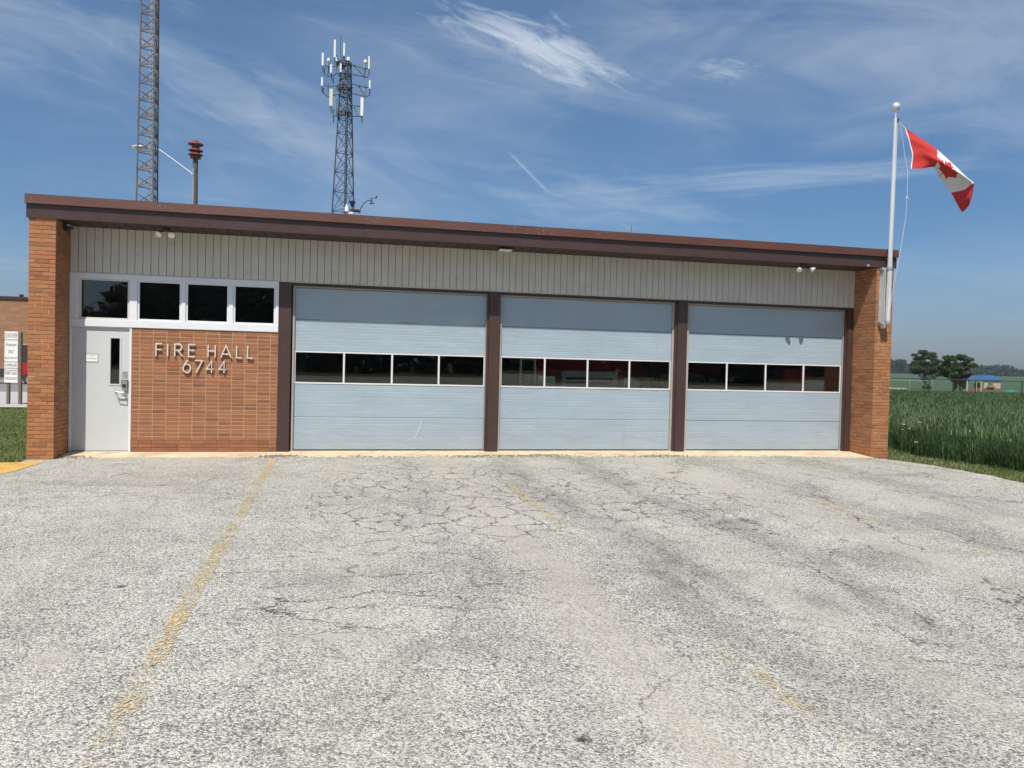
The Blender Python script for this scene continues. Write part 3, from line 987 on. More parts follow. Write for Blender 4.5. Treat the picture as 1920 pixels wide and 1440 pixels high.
# side and rear walls, floor and ceiling behind the front
wmb = MB().box(LO, LI, 0.60, 12.4, -0.2, 4.06); wmb.build('side_wall', M['far_brick'], hall)
wmb = MB().box(RI, RO, 0.60, 12.4, -0.2, 4.06); wmb.build('side_wall', M['far_brick'], hall)
rw = MB().box(LI, RI, 12.1, 12.4, -0.2, 2.6); rw.box(LI, RI, 12.1, 12.4, 3.5, 4.06)  # high openings added at the rear to let daylight into the bays
rw.box(LI, 4.0, 12.1, 12.4, 2.6005, 3.4995)
for k in range(1, 5): rw.box(4.0 + k * 2.6, 4.6 + k * 2.6, 12.1, 12.4, 2.6005, 3.4995)
rw.build('rear_wall', M['inner_wall'], hall)
MB().box(3.40, 3.56, 0.35, 12.1, 0.0, 3.9).build('partition_wall', M['inner_wall'], hall)
MB().box(LI, RI, 0.405, 12.1, -0.2, -0.004).build('interior_floor', M['inner_floor'], hall)
MB().box(LI, RI, 0.03, 12.1, 3.90, 4.06).build('ceiling', M['inner_wall'], hall)

# stack bond brick panel
PX0, PX1 = 0.994, 3.437
core = MB().box(PX0, PX1, 0.0025, 0.12, 0.20, 2.158); core.box(PX0, PX1, 0.013, 0.12, -0.2, 0.1995)
panel = core.build('brick_panel', M['mortar'], hall)
job = BrickJob(panel, 'brick')
cols = [PX0] + [1.122 + 0.2183 * i for i in range(11)] + [PX1]
nrow = 32; rh = 2.158 / nrow
for r in range(nrow):
    for a, b in zip(cols, cols[1:]):
        job.add(a + JT / 2 if a > PX0 else a + 0.002, b - JT / 2 if b < PX1 else b - 0.002, 0.0, 0.09, r * rh + 0.001, (r + 1) * rh - JT)
job.flush(300, lambda it: -it[4])

# siding with separate planks
sb = MB().box(LI + 0.002, RI - 0.002, 0.016, 0.03, 3.05, ZS)
siding = sb.build('siding', M['siding_back'], hall)
PW = 0.12785
npl = int(round((RI - LI) / PW)); PW = (RI - LI) / npl
pm = MB().box(-PW / 2 + 0.0034, PW / 2 - 0.0034, -0.008, 0.008, 0, ZS - 3.088 - 0.002, 0.004).mesh('plank'); pm.materials.append(M['siding'])
rr = random.Random(3)
for i in range(npl):
    ob = link('plank', pm, siding, (LI + PW * (i + .5), 0.006 + rr.uniform(-.0012, .0012), 3.088))
MB().box(LI + 0.003, RI - 0.003, -0.006, 0.030, 3.074, 3.087, 0.002).build('siding_trim', M['siding'], hall)
MB().box(RI - 0.03, RI - 0.004, -0.006, -0.0005, 3.088, ZS - 0.003).build('siding_trim', M['siding'], hall)

# soffit boards
sb = MB().box(LI + 0.002, RI - 0.002, -0.69, 0.012, ZS + 0.014, ZS + 0.03)
soffit = sb.build('soffit', M['soffit_back'], hall)  # backing coloured black so the gaps between the boards read dark
SW = 0.2006; nso = int((RI - LI) / SW); SW = (RI - LI) / nso
pm = MB().box(-SW / 2 + 0.007, SW / 2 - 0.007, -0.335, 0.335, 0, 0.016, 0.003).mesh('soffit_board'); pm.materials.append(M['soffit'])
for i in range(nso):
    ob = link('soffit_board', pm, soffit, (LI + SW * (i + .5), -0.345, ZS - 0.002 + rr.uniform(-.0015, .0015)))

# roof, fascia
FL, FR = -0.443, 15.705
MB().box(FL + 0.03, FR - 0.03, -0.70, 12.6, 4.062, 4.205).build('roof', M['roofing'], hall)
fas = MB().box(FL + 0.02, FR - 0.02, -0.700, -0.68, ZS + 0.001, 4.062).build('fascia', M['brown'], hall)
seg = [FL + 0.012, 2.35, 4.9, 7.75, 10.9, 13.6, FR - 0.012]
for k, (a, b) in enumerate(zip(seg, seg[1:])):
    mb = MB().box(a + 0.001, b - 0.001, -0.722, -0.7005, ZS - 0.006, 4.086, 0.002)
    ob = mb.build('fascia_board', M['brown'], fas)
    ob.rotation_euler = (0.010 * (-1) ** k, (-0.0006, 0.0008, -0.0005, 0.0007, -0.0006, 0.0004)[k], 0)
seg = [FL, 1.95, 3.3, 6.05, 9.1, 11.8, 14.2, FR]
for k, (a, b) in enumerate(zip(seg, seg[1:])):
    mb = MB().prism([(-0.770, 4.074), (-0.752, 4.072), (-0.738, 4.205), (-0.60, 4.208), (-0.60, 4.226), (-0.756, 4.226)], a + 0.001, b - 0.001, 'yz')
    ob = mb.build('flashing', M['fascia'], fas)
    ob.rotation_euler = (0, (0.0006, -0.0012, 0.0005, -0.0006, 0.0006, -0.0007, 0.0005)[k], 0)
for x0, x1 in ((FL, FL + 0.02), (FR - 0.02, FR)):
    MB().box(x0, x1, -0.695, 12.6, 4.072, 4.224).build('flashing', M['fascia'], fas)
    xa = x0 + 0.012 if x0 < 0 else x0 - 0.012
    MB().box(xa, xa + 0.02, -0.70, 12.6, ZS, 4.071).build('fascia_board', M['brown'], fas)

# transom frame and windows over the entry
FY = -0.012
tr = MB()
tr.box(LI + 0.001, PX1 - 0.001, FY, 0.10, 2.985, 3.0735, 0.003)
tr.box(LI + 0.001, PX1 - 0.001, FY - 0.006, 0.10, 2.161, 2.285, 0.003)
wins = [(0.181, 0.914), (1.105, 1.759), (1.895, 2.551), (2.691, 3.353)]
ed = [LI + 0.001] + [v for w in wins for v in (w[0] - 0.034, w[1] + 0.034)] + [PX1 - 0.001]
for a, b in zip(ed[0::2], ed[1::2]):
    tr.box(a, b, FY + 0.003, 0.10, 2.2855, 2.9845, 0.002)
tr.build('transom_frame', M['white_paint'], hall)
for k, (a, b) in enumerate(wins):
    z0, z1 = 2.318, 2.957
    s = MB()
    s.box(a - 0.033, b + 0.033, 0.012, 0.06, z1, 2.984, 0.002); s.box(a - 0.033, b + 0.033, 0.012, 0.06, 2.286, z0, 0.002)
    s.box(a - 0.033, a, 0.012, 0.06, z0 + .0005, z1 - .0005, 0.002); s.box(b, b + 0.033, 0.012, 0.06, z0 + .0005, z1 - .0005, 0.002)
    w = s.build('window', M['sash'] if k == 0 else M['white_paint'], hall)
    w['label'] = ['transom window above the entry door', 'transom window left of three over the brick panel', 'transom window middle of three over the brick panel', 'transom window beside the first brown post'][k]
    MB().box(a - 0.004, b + 0.004, 0.034, 0.040, z0 - 0.004, z1 + 0.004).build('pane', M['glass'], w)

# entry door
fr = MB().box(0.002, 0.044, 0.0, 0.10, -0.01, 2.1595, 0.003); fr.box(0.955, 0.992, -0.006, 0.10, -0.01, 2.1595, 0.003); fr.box(0.0445, 0.9545, 0.0, 0.10, 2.142, 2.1595, 0.002)
fr.build('door_frame', M['white_paint'], hall)
MB().box(0.003, 0.991, 0.0, 0.12, -0.018, 0.006, 0.003).build('door_sill', M['galv'], hall)
ds = MB()
gx0, gx1, gz0, gz1 = 0.650, 0.795, 1.175, 1.967
for bxx in ((0.049, gx0, 0.014, 2.139), (gx1, 0.951, 0.014, 2.139)): ds.box(bxx[0], bxx[1], 0.028, 0.072, bxx[2], bxx[3])
ds.box(gx0, gx1, 0.028, 0.072, 0.014, gz0); ds.box(gx0, gx1, 0.028, 0.072, gz1, 2.139)
door = ds.build('entry_door', M['entry_door'], hall)
tm = MB()
tm.box(gx0 - 0.028, gx1 + 0.028, 0.020, 0.0278, gz1, gz1 + 0.028, .002); tm.box(gx0 - 0.028, gx1 + 0.028, 0.020, 0.0278, gz0 - 0.028, gz0, .002)
tm.box(gx0 - 0.028, gx0, 0.020, 0.0278, gz0, gz1, .002); tm.box(gx1, gx1 + 0.028, 0.020, 0.0278, gz0, gz1, .002)
tm.build('glazing_bead', M['entry_door'], door)
MB().box(gx0, gx1, 0.046, 0.052, gz0, gz1).build('pane', M['glass'], door)
for z in (0.22, 1.0, 1.83): MB().cyl((0.047, 0.012, z), (0.047, 0.012, z + 0.11), 0.009, n=8).build('hinge', M['chrome'], door)
# lock set: plate, hooded keypad, lever with guard
MB().box(0.845, 0.925, 0.018, 0.0275, 0.93, 1.40, 0.003).build('lock_plate', M['chrome'], door)
kp = MB().box(0.838, 0.932, -0.030, 0.0175, 1.10, 1.24, 0.008); kp.box(0.832, 0.938, -0.042, 0.0175, 1.241, 1.262, 0.004)
kp.build('keypad', M['chrome'], door)
MB().box(0.856, 0.914, -0.035, -0.0305, 1.115, 1.175).build('keypad_buttons', M['black'], door)
lv = MB().cyl((0.885, 0.018, 1.03), (0.885, -0.05, 1.03), 0.026, n=14); lv.tube([(0.885, -0.045, 1.03), (0.80, -0.052, 1.035), (0.755, -0.052, 1.045)], 0.011, 8)
lv.build('lever_handle', M['chrome'], door, smooth=True)
MB().tube([(0.745, 0.02, 1.06), (0.745, -0.03, 1.05), (0.785, -0.05, 0.955), (0.90, -0.05, 0.935), (0.93, 0.02, 0.935)], 0.008, 6).build('pull_guard', M['chrome'], door, smooth=True)

# brown posts
for a, b in ((3.4375, 3.656), (7.3247, 7.5311), (11.2144, 11.4247), (15.135, RI - 0.001)):
    pb = MB().box(a, b, 0.0, 0.19, -0.02, 3.0735, 0.004)
    if a > 4: pb.box(a - 0.045, a - 0.0005, 0.03, 0.19, -0.02, 3.0, 0.003)
    pb.build('post', M['brown'], hall)
# header
MB().box(3.657, 15.134, 0.045, 0.19, 3.022, 3.0735, 0.002).build('header', M['brown'], hall)

# overhead doors
def overhead_door(x0, x1, label):
    Y = 0.126
    f = MB()
    f.box(x0 - 0.042, x0 - 0.003, Y - 0.045, Y + 0.05, -0.01, 3.0215, 0.003)
    f.box(x1 + 0.003, x1 + 0.042, Y - 0.045, Y + 0.05, -0.01, 3.0215, 0.003)
    f.box(x0 - 0.0025, x1 + 0.0025, Y - 0.045, Y + 0.05, 2.998, 3.0215, 0.003)
    dr = f.build('overhead_door', M['cream_trim'], hall)
    dr['label'] = label
    zs = [0.022, 0.625, 1.235, 1.842, 2.425, 2.997]
    rr = random.Random(int(x0 * 10))
    for s, (z0, z1) in enumerate(zip(zs, zs[1:])):
        if s == 2: continue
        prof = [(Y + 0.045, z1 - 0.005), (Y + 0.045, z0), (Y + 0.004, z0), (Y, z0 + 0.006)]
        nr = 5
        for k in range(1, nr):
            zc = z0 + (z1 - z0) * k / nr
            prof += [(Y, zc - 0.012), (Y + 0.0017, zc - 0.006), (Y + 0.0017, zc + 0.001), (Y - 0.0004, zc + 0.006), (Y, zc + 0.018)]
        prof += [(Y, z1 - 0.012), (Y + 0.006, z1 - 0.005)]
        ob = MB().prism(prof[::-1], x0, x1, 'yz').build('door_section', M['door'], dr)
        ob.location.y += rr.uniform(-.003, .003)
        ob.rotation_euler = (rr.gauss(0, .003), 0, 0)
    # glazed section: rails, mullions and four panes
    z0, z1 = zs[2] + 0.001, zs[3] - 0.003
    gz0, gz1 = 1.2655, 1.812
    MB().box(x0, x1, Y - 0.006, Y + 0.045, z0, gz0, 0.003).build('window_rail', M['white_alu'], dr)
    MB().box(x0, x1, Y - 0.006, Y + 0.045, gz1, z1, 0.003).build('window_rail', M['white_alu'], dr)
    n = 4; mw = 0.034; e = 0.020
    pw = (x1 - x0 - 2 * e - 3 * mw) / n
    x = x0 + e
    MB().box(x0, x0 + e, Y - 0.004, Y + 0.045, gz0 + .0005, gz1 - .0005).build('mullion', M['white_alu'], dr)
    MB().box(x1 - e, x1, Y - 0.004, Y + 0.045, gz0 + .0005, gz1 - .0005).build('mullion', M['white_alu'], dr)
    for k in range(n):
        pn = MB().box(x - 0.004, x + pw + 0.004, Y + 0.014, Y + 0.019, gz0 - 0.004, gz1 + 0.004).build('pane', M['glass'], dr)
        pn.rotation_euler = (rr.gauss(0, .0030), 0, rr.gauss(0, .004))
        x += pw
        if k < n - 1:
            MB().box(x, x + mw, Y - 0.004, Y + 0.045, gz0 + .0005, gz1 - .0005, 0.003).build('mullion', M['white_alu'], dr)
            x += mw
    if x0 < 4:
        MB().tube([(x0 + 2.36, Y - 0.004, 0.58), (x0 + 2.33, Y - 0.004, 0.45), (x0 + 2.27, Y - 0.004, 0.30), (x0 + 2.20, Y - 0.004, 0.17)], [0.003, 0.006, 0.006, 0.003], 5).build('scrape_mark', M['white_alu'], dr)
    MB().box(x0, x1, Y + 0.006, Y + 0.04, 0.002, 0.0215).build('bottom_seal', M['rubber'], dr)
    return dr


overhead_door(3.7216, 7.271, 'first overhead door, next to the brick panel')
overhead_door(7.5872, 11.1323, 'middle overhead door')
overhead_door(11.5003, 15.0742, 'third overhead door, at the flagpole end')


# ------------------------------------------------------------------ raised lettering
def stroke(mb, pts, w, y0, y1, closed=False):
    """flat bar following a 2D polyline in the facade plane"""
    P = [Vector(p) for p in pts]; n = len(P)
    L = []; R_ = []
    for i in range(n):
        a = P[i - 1] if (i > 0 or closed) else None; b = P[(i + 1) % n] if (i < n - 1 or closed) else None
        d1 = (P[i] - a).normalized() if a is not None else None; d2 = (b - P[i]).normalized() if b is not None else None
        if d1 is None: d1 = d2
        if d2 is None: d2 = d1
        t = (d1 + d2)
        t = t.normalized() if t.length > 1e-6 else d1
        nn = Vector((-t.y, t.x)); k = 1.0 / max(0.45, nn.dot(Vector((-d1.y, d1.x))))
        L.append(P[i] + nn * w / 2 * k); R_.append(P[i] - nn * w / 2 * k)
    m = n if closed else n - 1
    i0 = len(mb.v)
    for i in range(n):
        for y in (y0, y1):
            mb.v.append((L[i].x, y, L[i].y)); mb.v.append((R_[i].x, y, R_[i].y))
    for i in range(m):
        a = i0 + 4 * i; b = i0 + 4 * ((i + 1) % n)
        mb.f += [(a, a + 1, b + 1, b), (a + 2, b + 2, b + 3, a + 3), (a, b, b + 2, a + 2), (a + 1, a + 3, b + 3, b + 1)]
    if not closed:
        a = i0; mb.f.append((a, a + 2, a + 3, a + 1)); a = i0 + 4 * (n - 1); mb.f.append((a, a + 1, a + 3, a + 2))


def arc(cx, cz, rx, rz, a0, a1, n=14):
    return [(cx + rx * math.cos(math.radians(a0 + (a1 - a0) * i / n)), cz + rz * math.sin(math.radians(a0 + (a1 - a0) * i / n))) for i in range(n + 1)]


GLYPH = {
    'F': [[(0, 0), (0, 1), (1, 1)], [(0.05, 0.52), (0.92, 0.52)]],
    'I': [[(0.5, 0), (0.5, 1)]],
    'R': [[(0, 0), (0, 1), (0.45, 1)] + arc(0.45, 0.74, 0.42, 0.26, 90, -90) + [(0.05, 0.48)], [(0.42, 0.48), (0.95, 0)]],
    'E': [[(1, 1), (0, 1), (0, 0), (1, 0)], [(0.05, 0.52), (0.86, 0.52)]],
    'H': [[(0, 0), (0, 1)], [(1, 0), (1, 1)], [(0.06, 0.5), (0.94, 0.5)]],
    'A': [[(0, 0), (0.5, 1), (1, 0)], [(0.16, 0.27), (0.84, 0.27)]],
    'L': [[(0, 1), (0, 0), (1, 0)]],
    '6': [arc(0.5, 0.34, 0.46, 0.34, 150, -210, 26), [(0.62, 1.0), (0.30, 0.74), (0.09, 0.47)]],
    '7': [[(0, 1), (1, 1), (0.22, 0)]],
    '4': [[(1, 0.30), (0, 0.30), (0.72, 1.0), (0.72, 0)]],
}
sign = thing('wall_lettering', 'raised cream metal letters reading FIRE HALL 6744 on the brick panel', 'lettering', (2.2, 0.0, 1.4))
LW = 0.021
for ch, x0, x1, z0, z1 in [('F', 1.384, 1.502, 1.672, 1.908), ('I', 1.576, 1.593, 1.672, 1.908), ('R', 1.691, 1.842, 1.672, 1.908), ('E', 1.918, 2.049, 1.672, 1.908),
                           ('H', 2.242, 2.382, 1.672, 1.908), ('A', 2.457, 2.647, 1.672, 1.908), ('L', 2.721, 2.832, 1.672, 1.908), ('L', 2.909, 3.021, 1.672, 1.908),
                           ('6', 1.825, 1.978, 1.392, 1.628), ('7', 2.021, 2.170, 1.392, 1.628), ('4', 2.219, 2.359, 1.392, 1.628), ('4', 2.424, 2.570, 1.392, 1.628)]:
    mb = MB()
    for si, st in enumerate(GLYPH[ch]):
        w = x1 - x0 - LW; h = z1 - z0 - LW
        stroke(mb, [(x0 + LW / 2 + a * w, z0 + LW / 2 + b * h) for a, b in st], LW, -0.045 + 0.0006 * si, -0.024)
    # fixing studs back to the wall
    for sx, sz in [(GLYPH[ch][0][0]), (GLYPH[ch][0][-1])]:
        xx = x0 + LW / 2 + sx * (x1 - x0 - LW); z_ = z0 + LW / 2 + sz * (z1 - z0 - LW)
        mb.cyl((xx, -0.024, z_), (xx, 0.01, z_), 0.004, n=6)
    ob = mb.build('letter', M['letter'], sign)
    ob['label'] = 'cream letter ' + ch if ch.isalpha() else 'cream numeral ' + ch


# ------------------------------------------------------------------ printed signs
def text_mesh(parent, s, x0, x1, y, zc, hmax, m, squeeze=True, name='lettering'):
    cu = bpy.data.curves.new('lettering', 'FONT'); cu.body = s; cu.align_x = 'CENTER'; cu.align_y = 'CENTER'; cu.resolution_u = 2
    tmp = bpy.data.objects.new('lettering_tmp', cu)
    COL.objects.link(tmp)
    bpy.context.view_layer.update()
    dg = bpy.context.evaluated_depsgraph_get()
    me = bpy.data.meshes.new_from_object(tmp.evaluated_get(dg))
    bpy.data.objects.remove(tmp, do_unlink=True)
    vs = np.zeros(len(me.vertices) * 3, np.float32); me.vertices.foreach_get('co', vs); vs = vs.reshape(-1, 3)
    mn, mx = vs.min(0), vs.max(0)
    vs -= (mn + mx) / 2
    sx = (x1 - x0) / (mx[0] - mn[0]); sz = hmax / (mx[1] - mn[1])
    if not squeeze: sx = sz = min(sx, sz)
    o = np.stack([vs[:, 0] * sx, np.zeros(len(vs)), vs[:, 1] * sz], 1)
    me.vertices.foreach_set('co', o.astype(np.float32).ravel()); me.update()
    me.materials.clear(); me.materials.append(m)
    return link(name, me, parent, ((x0 + x1) / 2, y, zc))


ps = MB().box(0.248, 0.452, 0.0235, 0.0275, 1.548, 1.698)
notice = tag(ps.build('door_notice', M['paper'], None), 'small white notice fixed to the grey entry door', 'notice')
bd = MB()
bd.box(0.248, 0.452, 0.0222, 0.0233, 1.692, 1.698); bd.box(0.248, 0.452, 0.0222, 0.0233, 1.548, 1.554); bd.box(0.248, 0.254, 0.0222, 0.0233, 1.554, 1.692); bd.box(0.446, 0.452, 0.0222, 0.0233, 1.554, 1.692)
bd.build('border', M['ink'], notice)
text_mesh(notice, 'NO SMOKING', 0.272, 0.428, 0.0225, 1.668, 0.018, M['ink'])
text_mesh(notice, 'OR', 0.335, 0.365, 0.0225, 1.637, 0.010, M['ink_red'])
text_mesh(notice, 'NO VAPING', 0.280, 0.420, 0.0225, 1.606, 0.018, M['ink'])

# ------------------------------------------------------------------ lamps, camera under the eave
def twin_flood(x, aims, label, yb=-0.36):
    t = thing('flood_light', label, 'light', (x, yb, ZS - 0.003), 'twin flood lights under the eave')
    z = ZS - 0.004
    b = MB().lathe([(0.0, 0.0), (0.062, 0.0), (0.062, -0.022), (0.05, -0.03), (0.0, -0.03)], (x, yb, z), 18); b.build('base', M['black'], t, smooth=True)
    for dx, aim in aims:
        A = Vector((x + dx * 0.35, yb, z - 0.03)); B = Vector((x + dx, yb - 0.025, z - 0.055))
        d_ = Vector(aim).normalized(); C_ = B + d_ * 0.05
        MB().tube([A, (A + B) / 2 + Vector((0, 0, -0.012)), B, C_], [0.013, 0.013, 0.017, 0.020], 8).build('arm', M['black'], t, smooth=True)
        lb = MB(); q = d_.to_track_quat('Z', 'Y').to_matrix().to_4x4(); q.translation = B
        lb.lathe([(0.018, 0.03), (0.026, 0.05), (0.058, 0.10), (0.061, 0.112)], (0, 0, 0), 18); lb.xform(q)
        lamp = lb.build('lamp', M['lamp_glass'], t, smooth=True)
        le = MB(); le.lathe([(0.060, 0.112), (0.052, 0.121), (0.03, 0.128), (0.0005, 0.130)], (0, 0, 0), 18); le.xform(q); le.build('lens', M['lamp_glass'], lamp, smooth=True)
    return t


twin_flood(1.60, [(-0.085, (-0.25, -0.75, -0.62)), (0.085, (0.15, -0.75, -0.65))], 'twin flood light under the eave above the transom windows')
twin_flood(13.62, [(-0.10, (-0.30, -0.5, -0.85)), (0.12, (0.55, -0.45, -0.6))], 'twin flood light under the eave above the third overhead door', -0.60)

t = thing('eave_lamp', 'flat dark box lamp with pale lens under the eave centre', 'light', (7.51, -0.42, ZS - 0.06))
MB().box(7.375, 7.645, -0.50, -0.34, ZS - 0.035, ZS - 0.003, 0.006).build('housing', M['black'], t)
MB().box(7.39, 7.63, -0.51, -0.35, ZS - 0.062, ZS - 0.0355, 0.008).build('lens', M['antenna'], t)

t = thing('security_camera', 'small black camera under the eave beside the door-end pier', 'camera', (0.10, -0.33, ZS - 0.1))
MB().box(0.012, 0.055, -0.40, -0.26, ZS - 0.13, ZS - 0.004, 0.006).build('bracket', M['black'], t)
cb = MB().cyl((0.085, -0.22, ZS - 0.06), (0.10, -0.42, ZS - 0.085), 0.034, n=14); cb.build('body', M['black'], t, smooth=True)
MB().box(0.075, 0.125, -0.445, -0.28, ZS - 0.052, ZS - 0.044, 0.002).build('sun_hood', M['antenna'], t)
MB().tube([(0.06, -0.24, ZS - 0.03), (0.04, -0.22, ZS - 0.12), (0.03, -0.12, ZS - 0.17)], 0.005, 6).build('cable', M['black'], t)

# small photocell on the fascia by the flagpole
t = thing('fascia_eye_bolt', 'small round metal cap on the fascia near the flagpole', 'fitting', (15.02, -0.73, 3.87))
MB().lathe([(0.0005, -0.03), (0.018, -0.027), (0.022, -0.012), (0.022, 0.0)], (15.02, -0.728, 3.875), 14, axis='y').build('cap', M['galv'], t, smooth=True)
MB().cyl((15.02, -0.729, 3.875), (15.02, -0.724, 3.875), 0.03, n=14).build('washer', M['galv'], t)

# ------------------------------------------------------------------ flagpole and flag
fp = thing('flagpole', 'tall silver flagpole strapped to the right brick pier', 'flagpole', (15.43, -0.84, 2.65))
PXc, PYc = 15.43, -0.85
MB().cyl((PXc - 0.012, PYc, 2.70), (PXc, PYc, 3.9), 0.052, 0.050, 20).build('lower_pole', M['alu_pole'], fp, smooth=True)
MB().cyl((PXc, PYc, 3.9), (PXc + 0.018, PYc, 6.87), 0.047, 0.032, 20).build('upper_pole', M['alu_pole'], fp, smooth=True)
MB().cyl((PXc + 0.018, PYc, 6.87), (PXc + 0.019, PYc, 7.03), 0.014, n=12).build('spindle', M['alu_pole'], fp, smooth=True)
prof = [(0.0805 * math.sin(a * PI / 14) + 0.0004, -0.0805 * math.cos(a * PI / 14)) for a in range(15)]
MB().lathe(prof, (PXc + 0.019, PYc, 7.10), 24).build('ball', M['alu_pole'], fp, smooth=True)
MB().box(PXc + 0.03, PXc + 0.085, PYc - 0.02, PYc + 0.02, 6.78, 6.87, 0.006).build('pulley', M['black'], fp)
MB().box(15.31, 15.375, -0.715, -0.703, 2.66, 3.84, 0.003).build('back_plate', M['galv'], fp)
MB().box(15.345, 15.357, -0.84, -0.7155, 2.68, 3.82, 0.002).build('web', M['alu_pole'], fp)
for z in (2.70, 3.80):
    cl = MB().lathe([(0.053, 0), (0.066, 0), (0.066, 0.05), (0.053, 0.05)], (PXc - 0.006, PYc, z), 20); cl.box(15.30, PXc - 0.04, -0.80, -0.7155, z, z + 0.045, 0.002)
    cl.build('clamp', M['galv'], fp, smooth=True)
MB().box(15.345, 15.385, -0.86, -0.705, 2.60, 2.69, 0.006).tube([(15.36, -0.87, 2.62), (15.35, -0.90, 2.68), (15.385, -0.90, 2.74), (15.37, -0.88, 2.79)], 0.009, 6).build('cleat', M['galv'], fp)
hal = MB().tube([(15.50, -0.85, 6.83), (15.596, -0.832, 6.687), (15.685, -0.865, 6.11), (15.742, -0.884, 5.858), (15.745, -0.897, 5.315), (15.725, -0.902, 4.881), (15.632, -0.896, 4.191), (15.536, -0.886, 3.645), (15.42, -0.91, 3.0), (15.37, -0.90, 2.74)], 0.0038, 6)
hal.tube([(15.49, -0.86, 6.80), (15.45, -0.90, 5.0), (15.40, -0.915, 3.9), (15.365, -0.90, 2.76)], 0.004, 6)
hal.tube([(15.51, -0.85, 6.82), (15.60, -0.845, 6.74), (15.674, -0.85, 6.689)], 0.009, 6)
hal.tube([(15.72, -0.89, 5.26), (15.745, -0.9, 5.30), (15.78, -0.9, 5.25)], 0.010, 5)
hal.build('halyard', M['rope'], fp)

CTRL = [
    [(15.674, -0.85, 6.689), (15.756, -0.874, 6.438), (15.825, -0.896, 6.15), (15.802, -0.897, 5.867)],
    [(15.988, -0.926, 6.494), (15.995, -0.962, 6.309), (16.056, -0.949, 6.101), (16.064, -0.925, 5.884)],
    [(16.325, -1.007, 6.263), (16.286, -1.063, 6.109), (16.292, -1.057, 5.982), (16.35, -0.897, 5.936)],
    [(16.551, -1.062, 6.066), (16.452, -1.146, 5.93), (16.511, -1.006, 5.89), (16.595, -0.749, 5.829)],
    [(16.757, -1.092, 5.895), (16.593, -1.201, 5.821), (16.717, -0.963, 5.764), (16.789, -0.652, 5.737)],
    [(16.96, -1.111, 5.734), (16.786, -1.226, 5.708), (16.886, -0.963, 5.638), (16.905, -0.64, 5.619)],
    [(17.144, -1.104, 5.626), (16.991, -1.214, 5.568), (17.018, -0.976, 5.507), (16.96, -0.696, 5.503)],
    [(17.205, -1.038, 5.543), (17.035, -1.167, 5.388), (17.002, -1.059, 5.299), (16.988, -0.831, 5.263)],
    [(17.216, -0.981, 5.425), (17.064, -1.115, 5.238), (17.088, -1.02, 5.131), (17.064, -0.914, 5.061)],
]


def catmull(P, t):
    n = len(P) - 1; s = min(int(t * n), n - 1); u = t * n - s
    p0 = P[max(s - 1, 0)]; p1 = P[s]; p2 = P[s + 1]; p3 = P[min(s + 2, n)]
    return 0.5 * ((2 * p1) + (p2 - p0) * u + (2 * p0 - 5 * p1 + 4 * p2 - p3) * u * u + (3 * p1 - p0 - 3 * p2 + p3) * u ** 3)


leaf_r = [(0, 1.0), (0.15, 0.72), (0.30, 0.80), (0.22, 0.36), (0.43, 0.60), (0.49, 0.48), (0.75, 0.53), (0.67, 0.28), (0.80, 0.20), (0.40, -0.14), (0.45, -0.30), (0.03, -0.24), (0.035, -0.65)]
leaf = leaf_r + [(-x, y) for x, y in leaf_r[::-1] if x > 0]
leaf = np.array([(0.40 + x * 0.215, 0.56 - (y - 0.17) * 0.60) for x, y in leaf])


def leaf_sd(U, V):
    A = leaf; B = np.roll(leaf, -1, 0)
    P = np.stack([U, V * 0.5], -1)[:, None, :]; a = A * (1, .5); b = B * (1, .5)
    ab = b - a; t_ = np.clip(((P - a) * ab).sum(-1) / (ab ** 2).sum(-1), 0, 1)
    dist = np.sqrt((((a + ab * t_[..., None]) - P) ** 2).sum(-1)).min(1)
    inside = np.zeros(len(U), bool)
    for (x1, y1), (x2, y2) in zip(A, B):
        c = ((y1 > V) != (y2 > V)) & (U < (x2 - x1) * (V - y1) / (y2 - y1 + 1e-12) + x1)
        inside ^= c
    return np.where(inside, dist, -dist)


NU, NV = 150, 72
fv = []; UU = []; VV = []
CT = [[Vector(p) for p in row] for row in CTRL]
for i in range(NU + 1):
    u = i / NU
    row = [catmull([CT[k][c] for k in range(9)], u) for c in range(4)]
    for j in range(NV + 1):
        v = j / NV
        p = catmull(row, v)
        wob = 0.010 * math.sin(u * 23 + v * 5) * u + 0.006 * math.sin(v * 17 + u * 9)
        fv.append((p.x + wob * .3, p.y + wob, p.z + wob * .4)); UU.append(u); VV.append(v)
ff = [(i * (NV + 1) + j, i * (NV + 1) + j + 1, (i + 1) * (NV + 1) + j + 1, (i + 1) * (NV + 1) + j) for i in range(NU) for j in range(NV)]
mbf = MB(); mbf.v = fv; mbf.f = ff


def flag_mat():
    m, t, b = new_mat('flag_cloth')
    u = t.n('ShaderNodeAttribute', attribute_name='flag_u').outputs['Fac']
    lf = t.n('ShaderNodeAttribute', attribute_name='leaf').outputs['Fac']
    edge = t.math('ABSOLUTE', t.math('SUBTRACT', u, 0.5))
    red = t.math('MAXIMUM', t.math('GREATER_THAN', edge, 0.25), t.math('GREATER_THAN', lf, 0.0))
    red = t.math('MULTIPLY', red, t.math('GREATER_THAN', u, 0.018))
    c = t.mix(red, (0.74, 0.74, 0.74), (0.56, 0.028, 0.022))
    t.put(b.inputs['Base Color'], c); b.inputs['Roughness'].default_value = 0.75
    tl = t.n('ShaderNodeBsdfTranslucent'); t.put(tl.inputs['Color'], c)
    mx = t.n('ShaderNodeMixShader'); mx.inputs[0].default_value = 0.03
    t.put(mx.inputs[1], b.outputs[0]); t.put(mx.inputs[2], tl.outputs[0])
    m.node_tree.links.new(mx.outputs[0], m.node_tree.nodes['Material Output'].inputs[0])
    return m


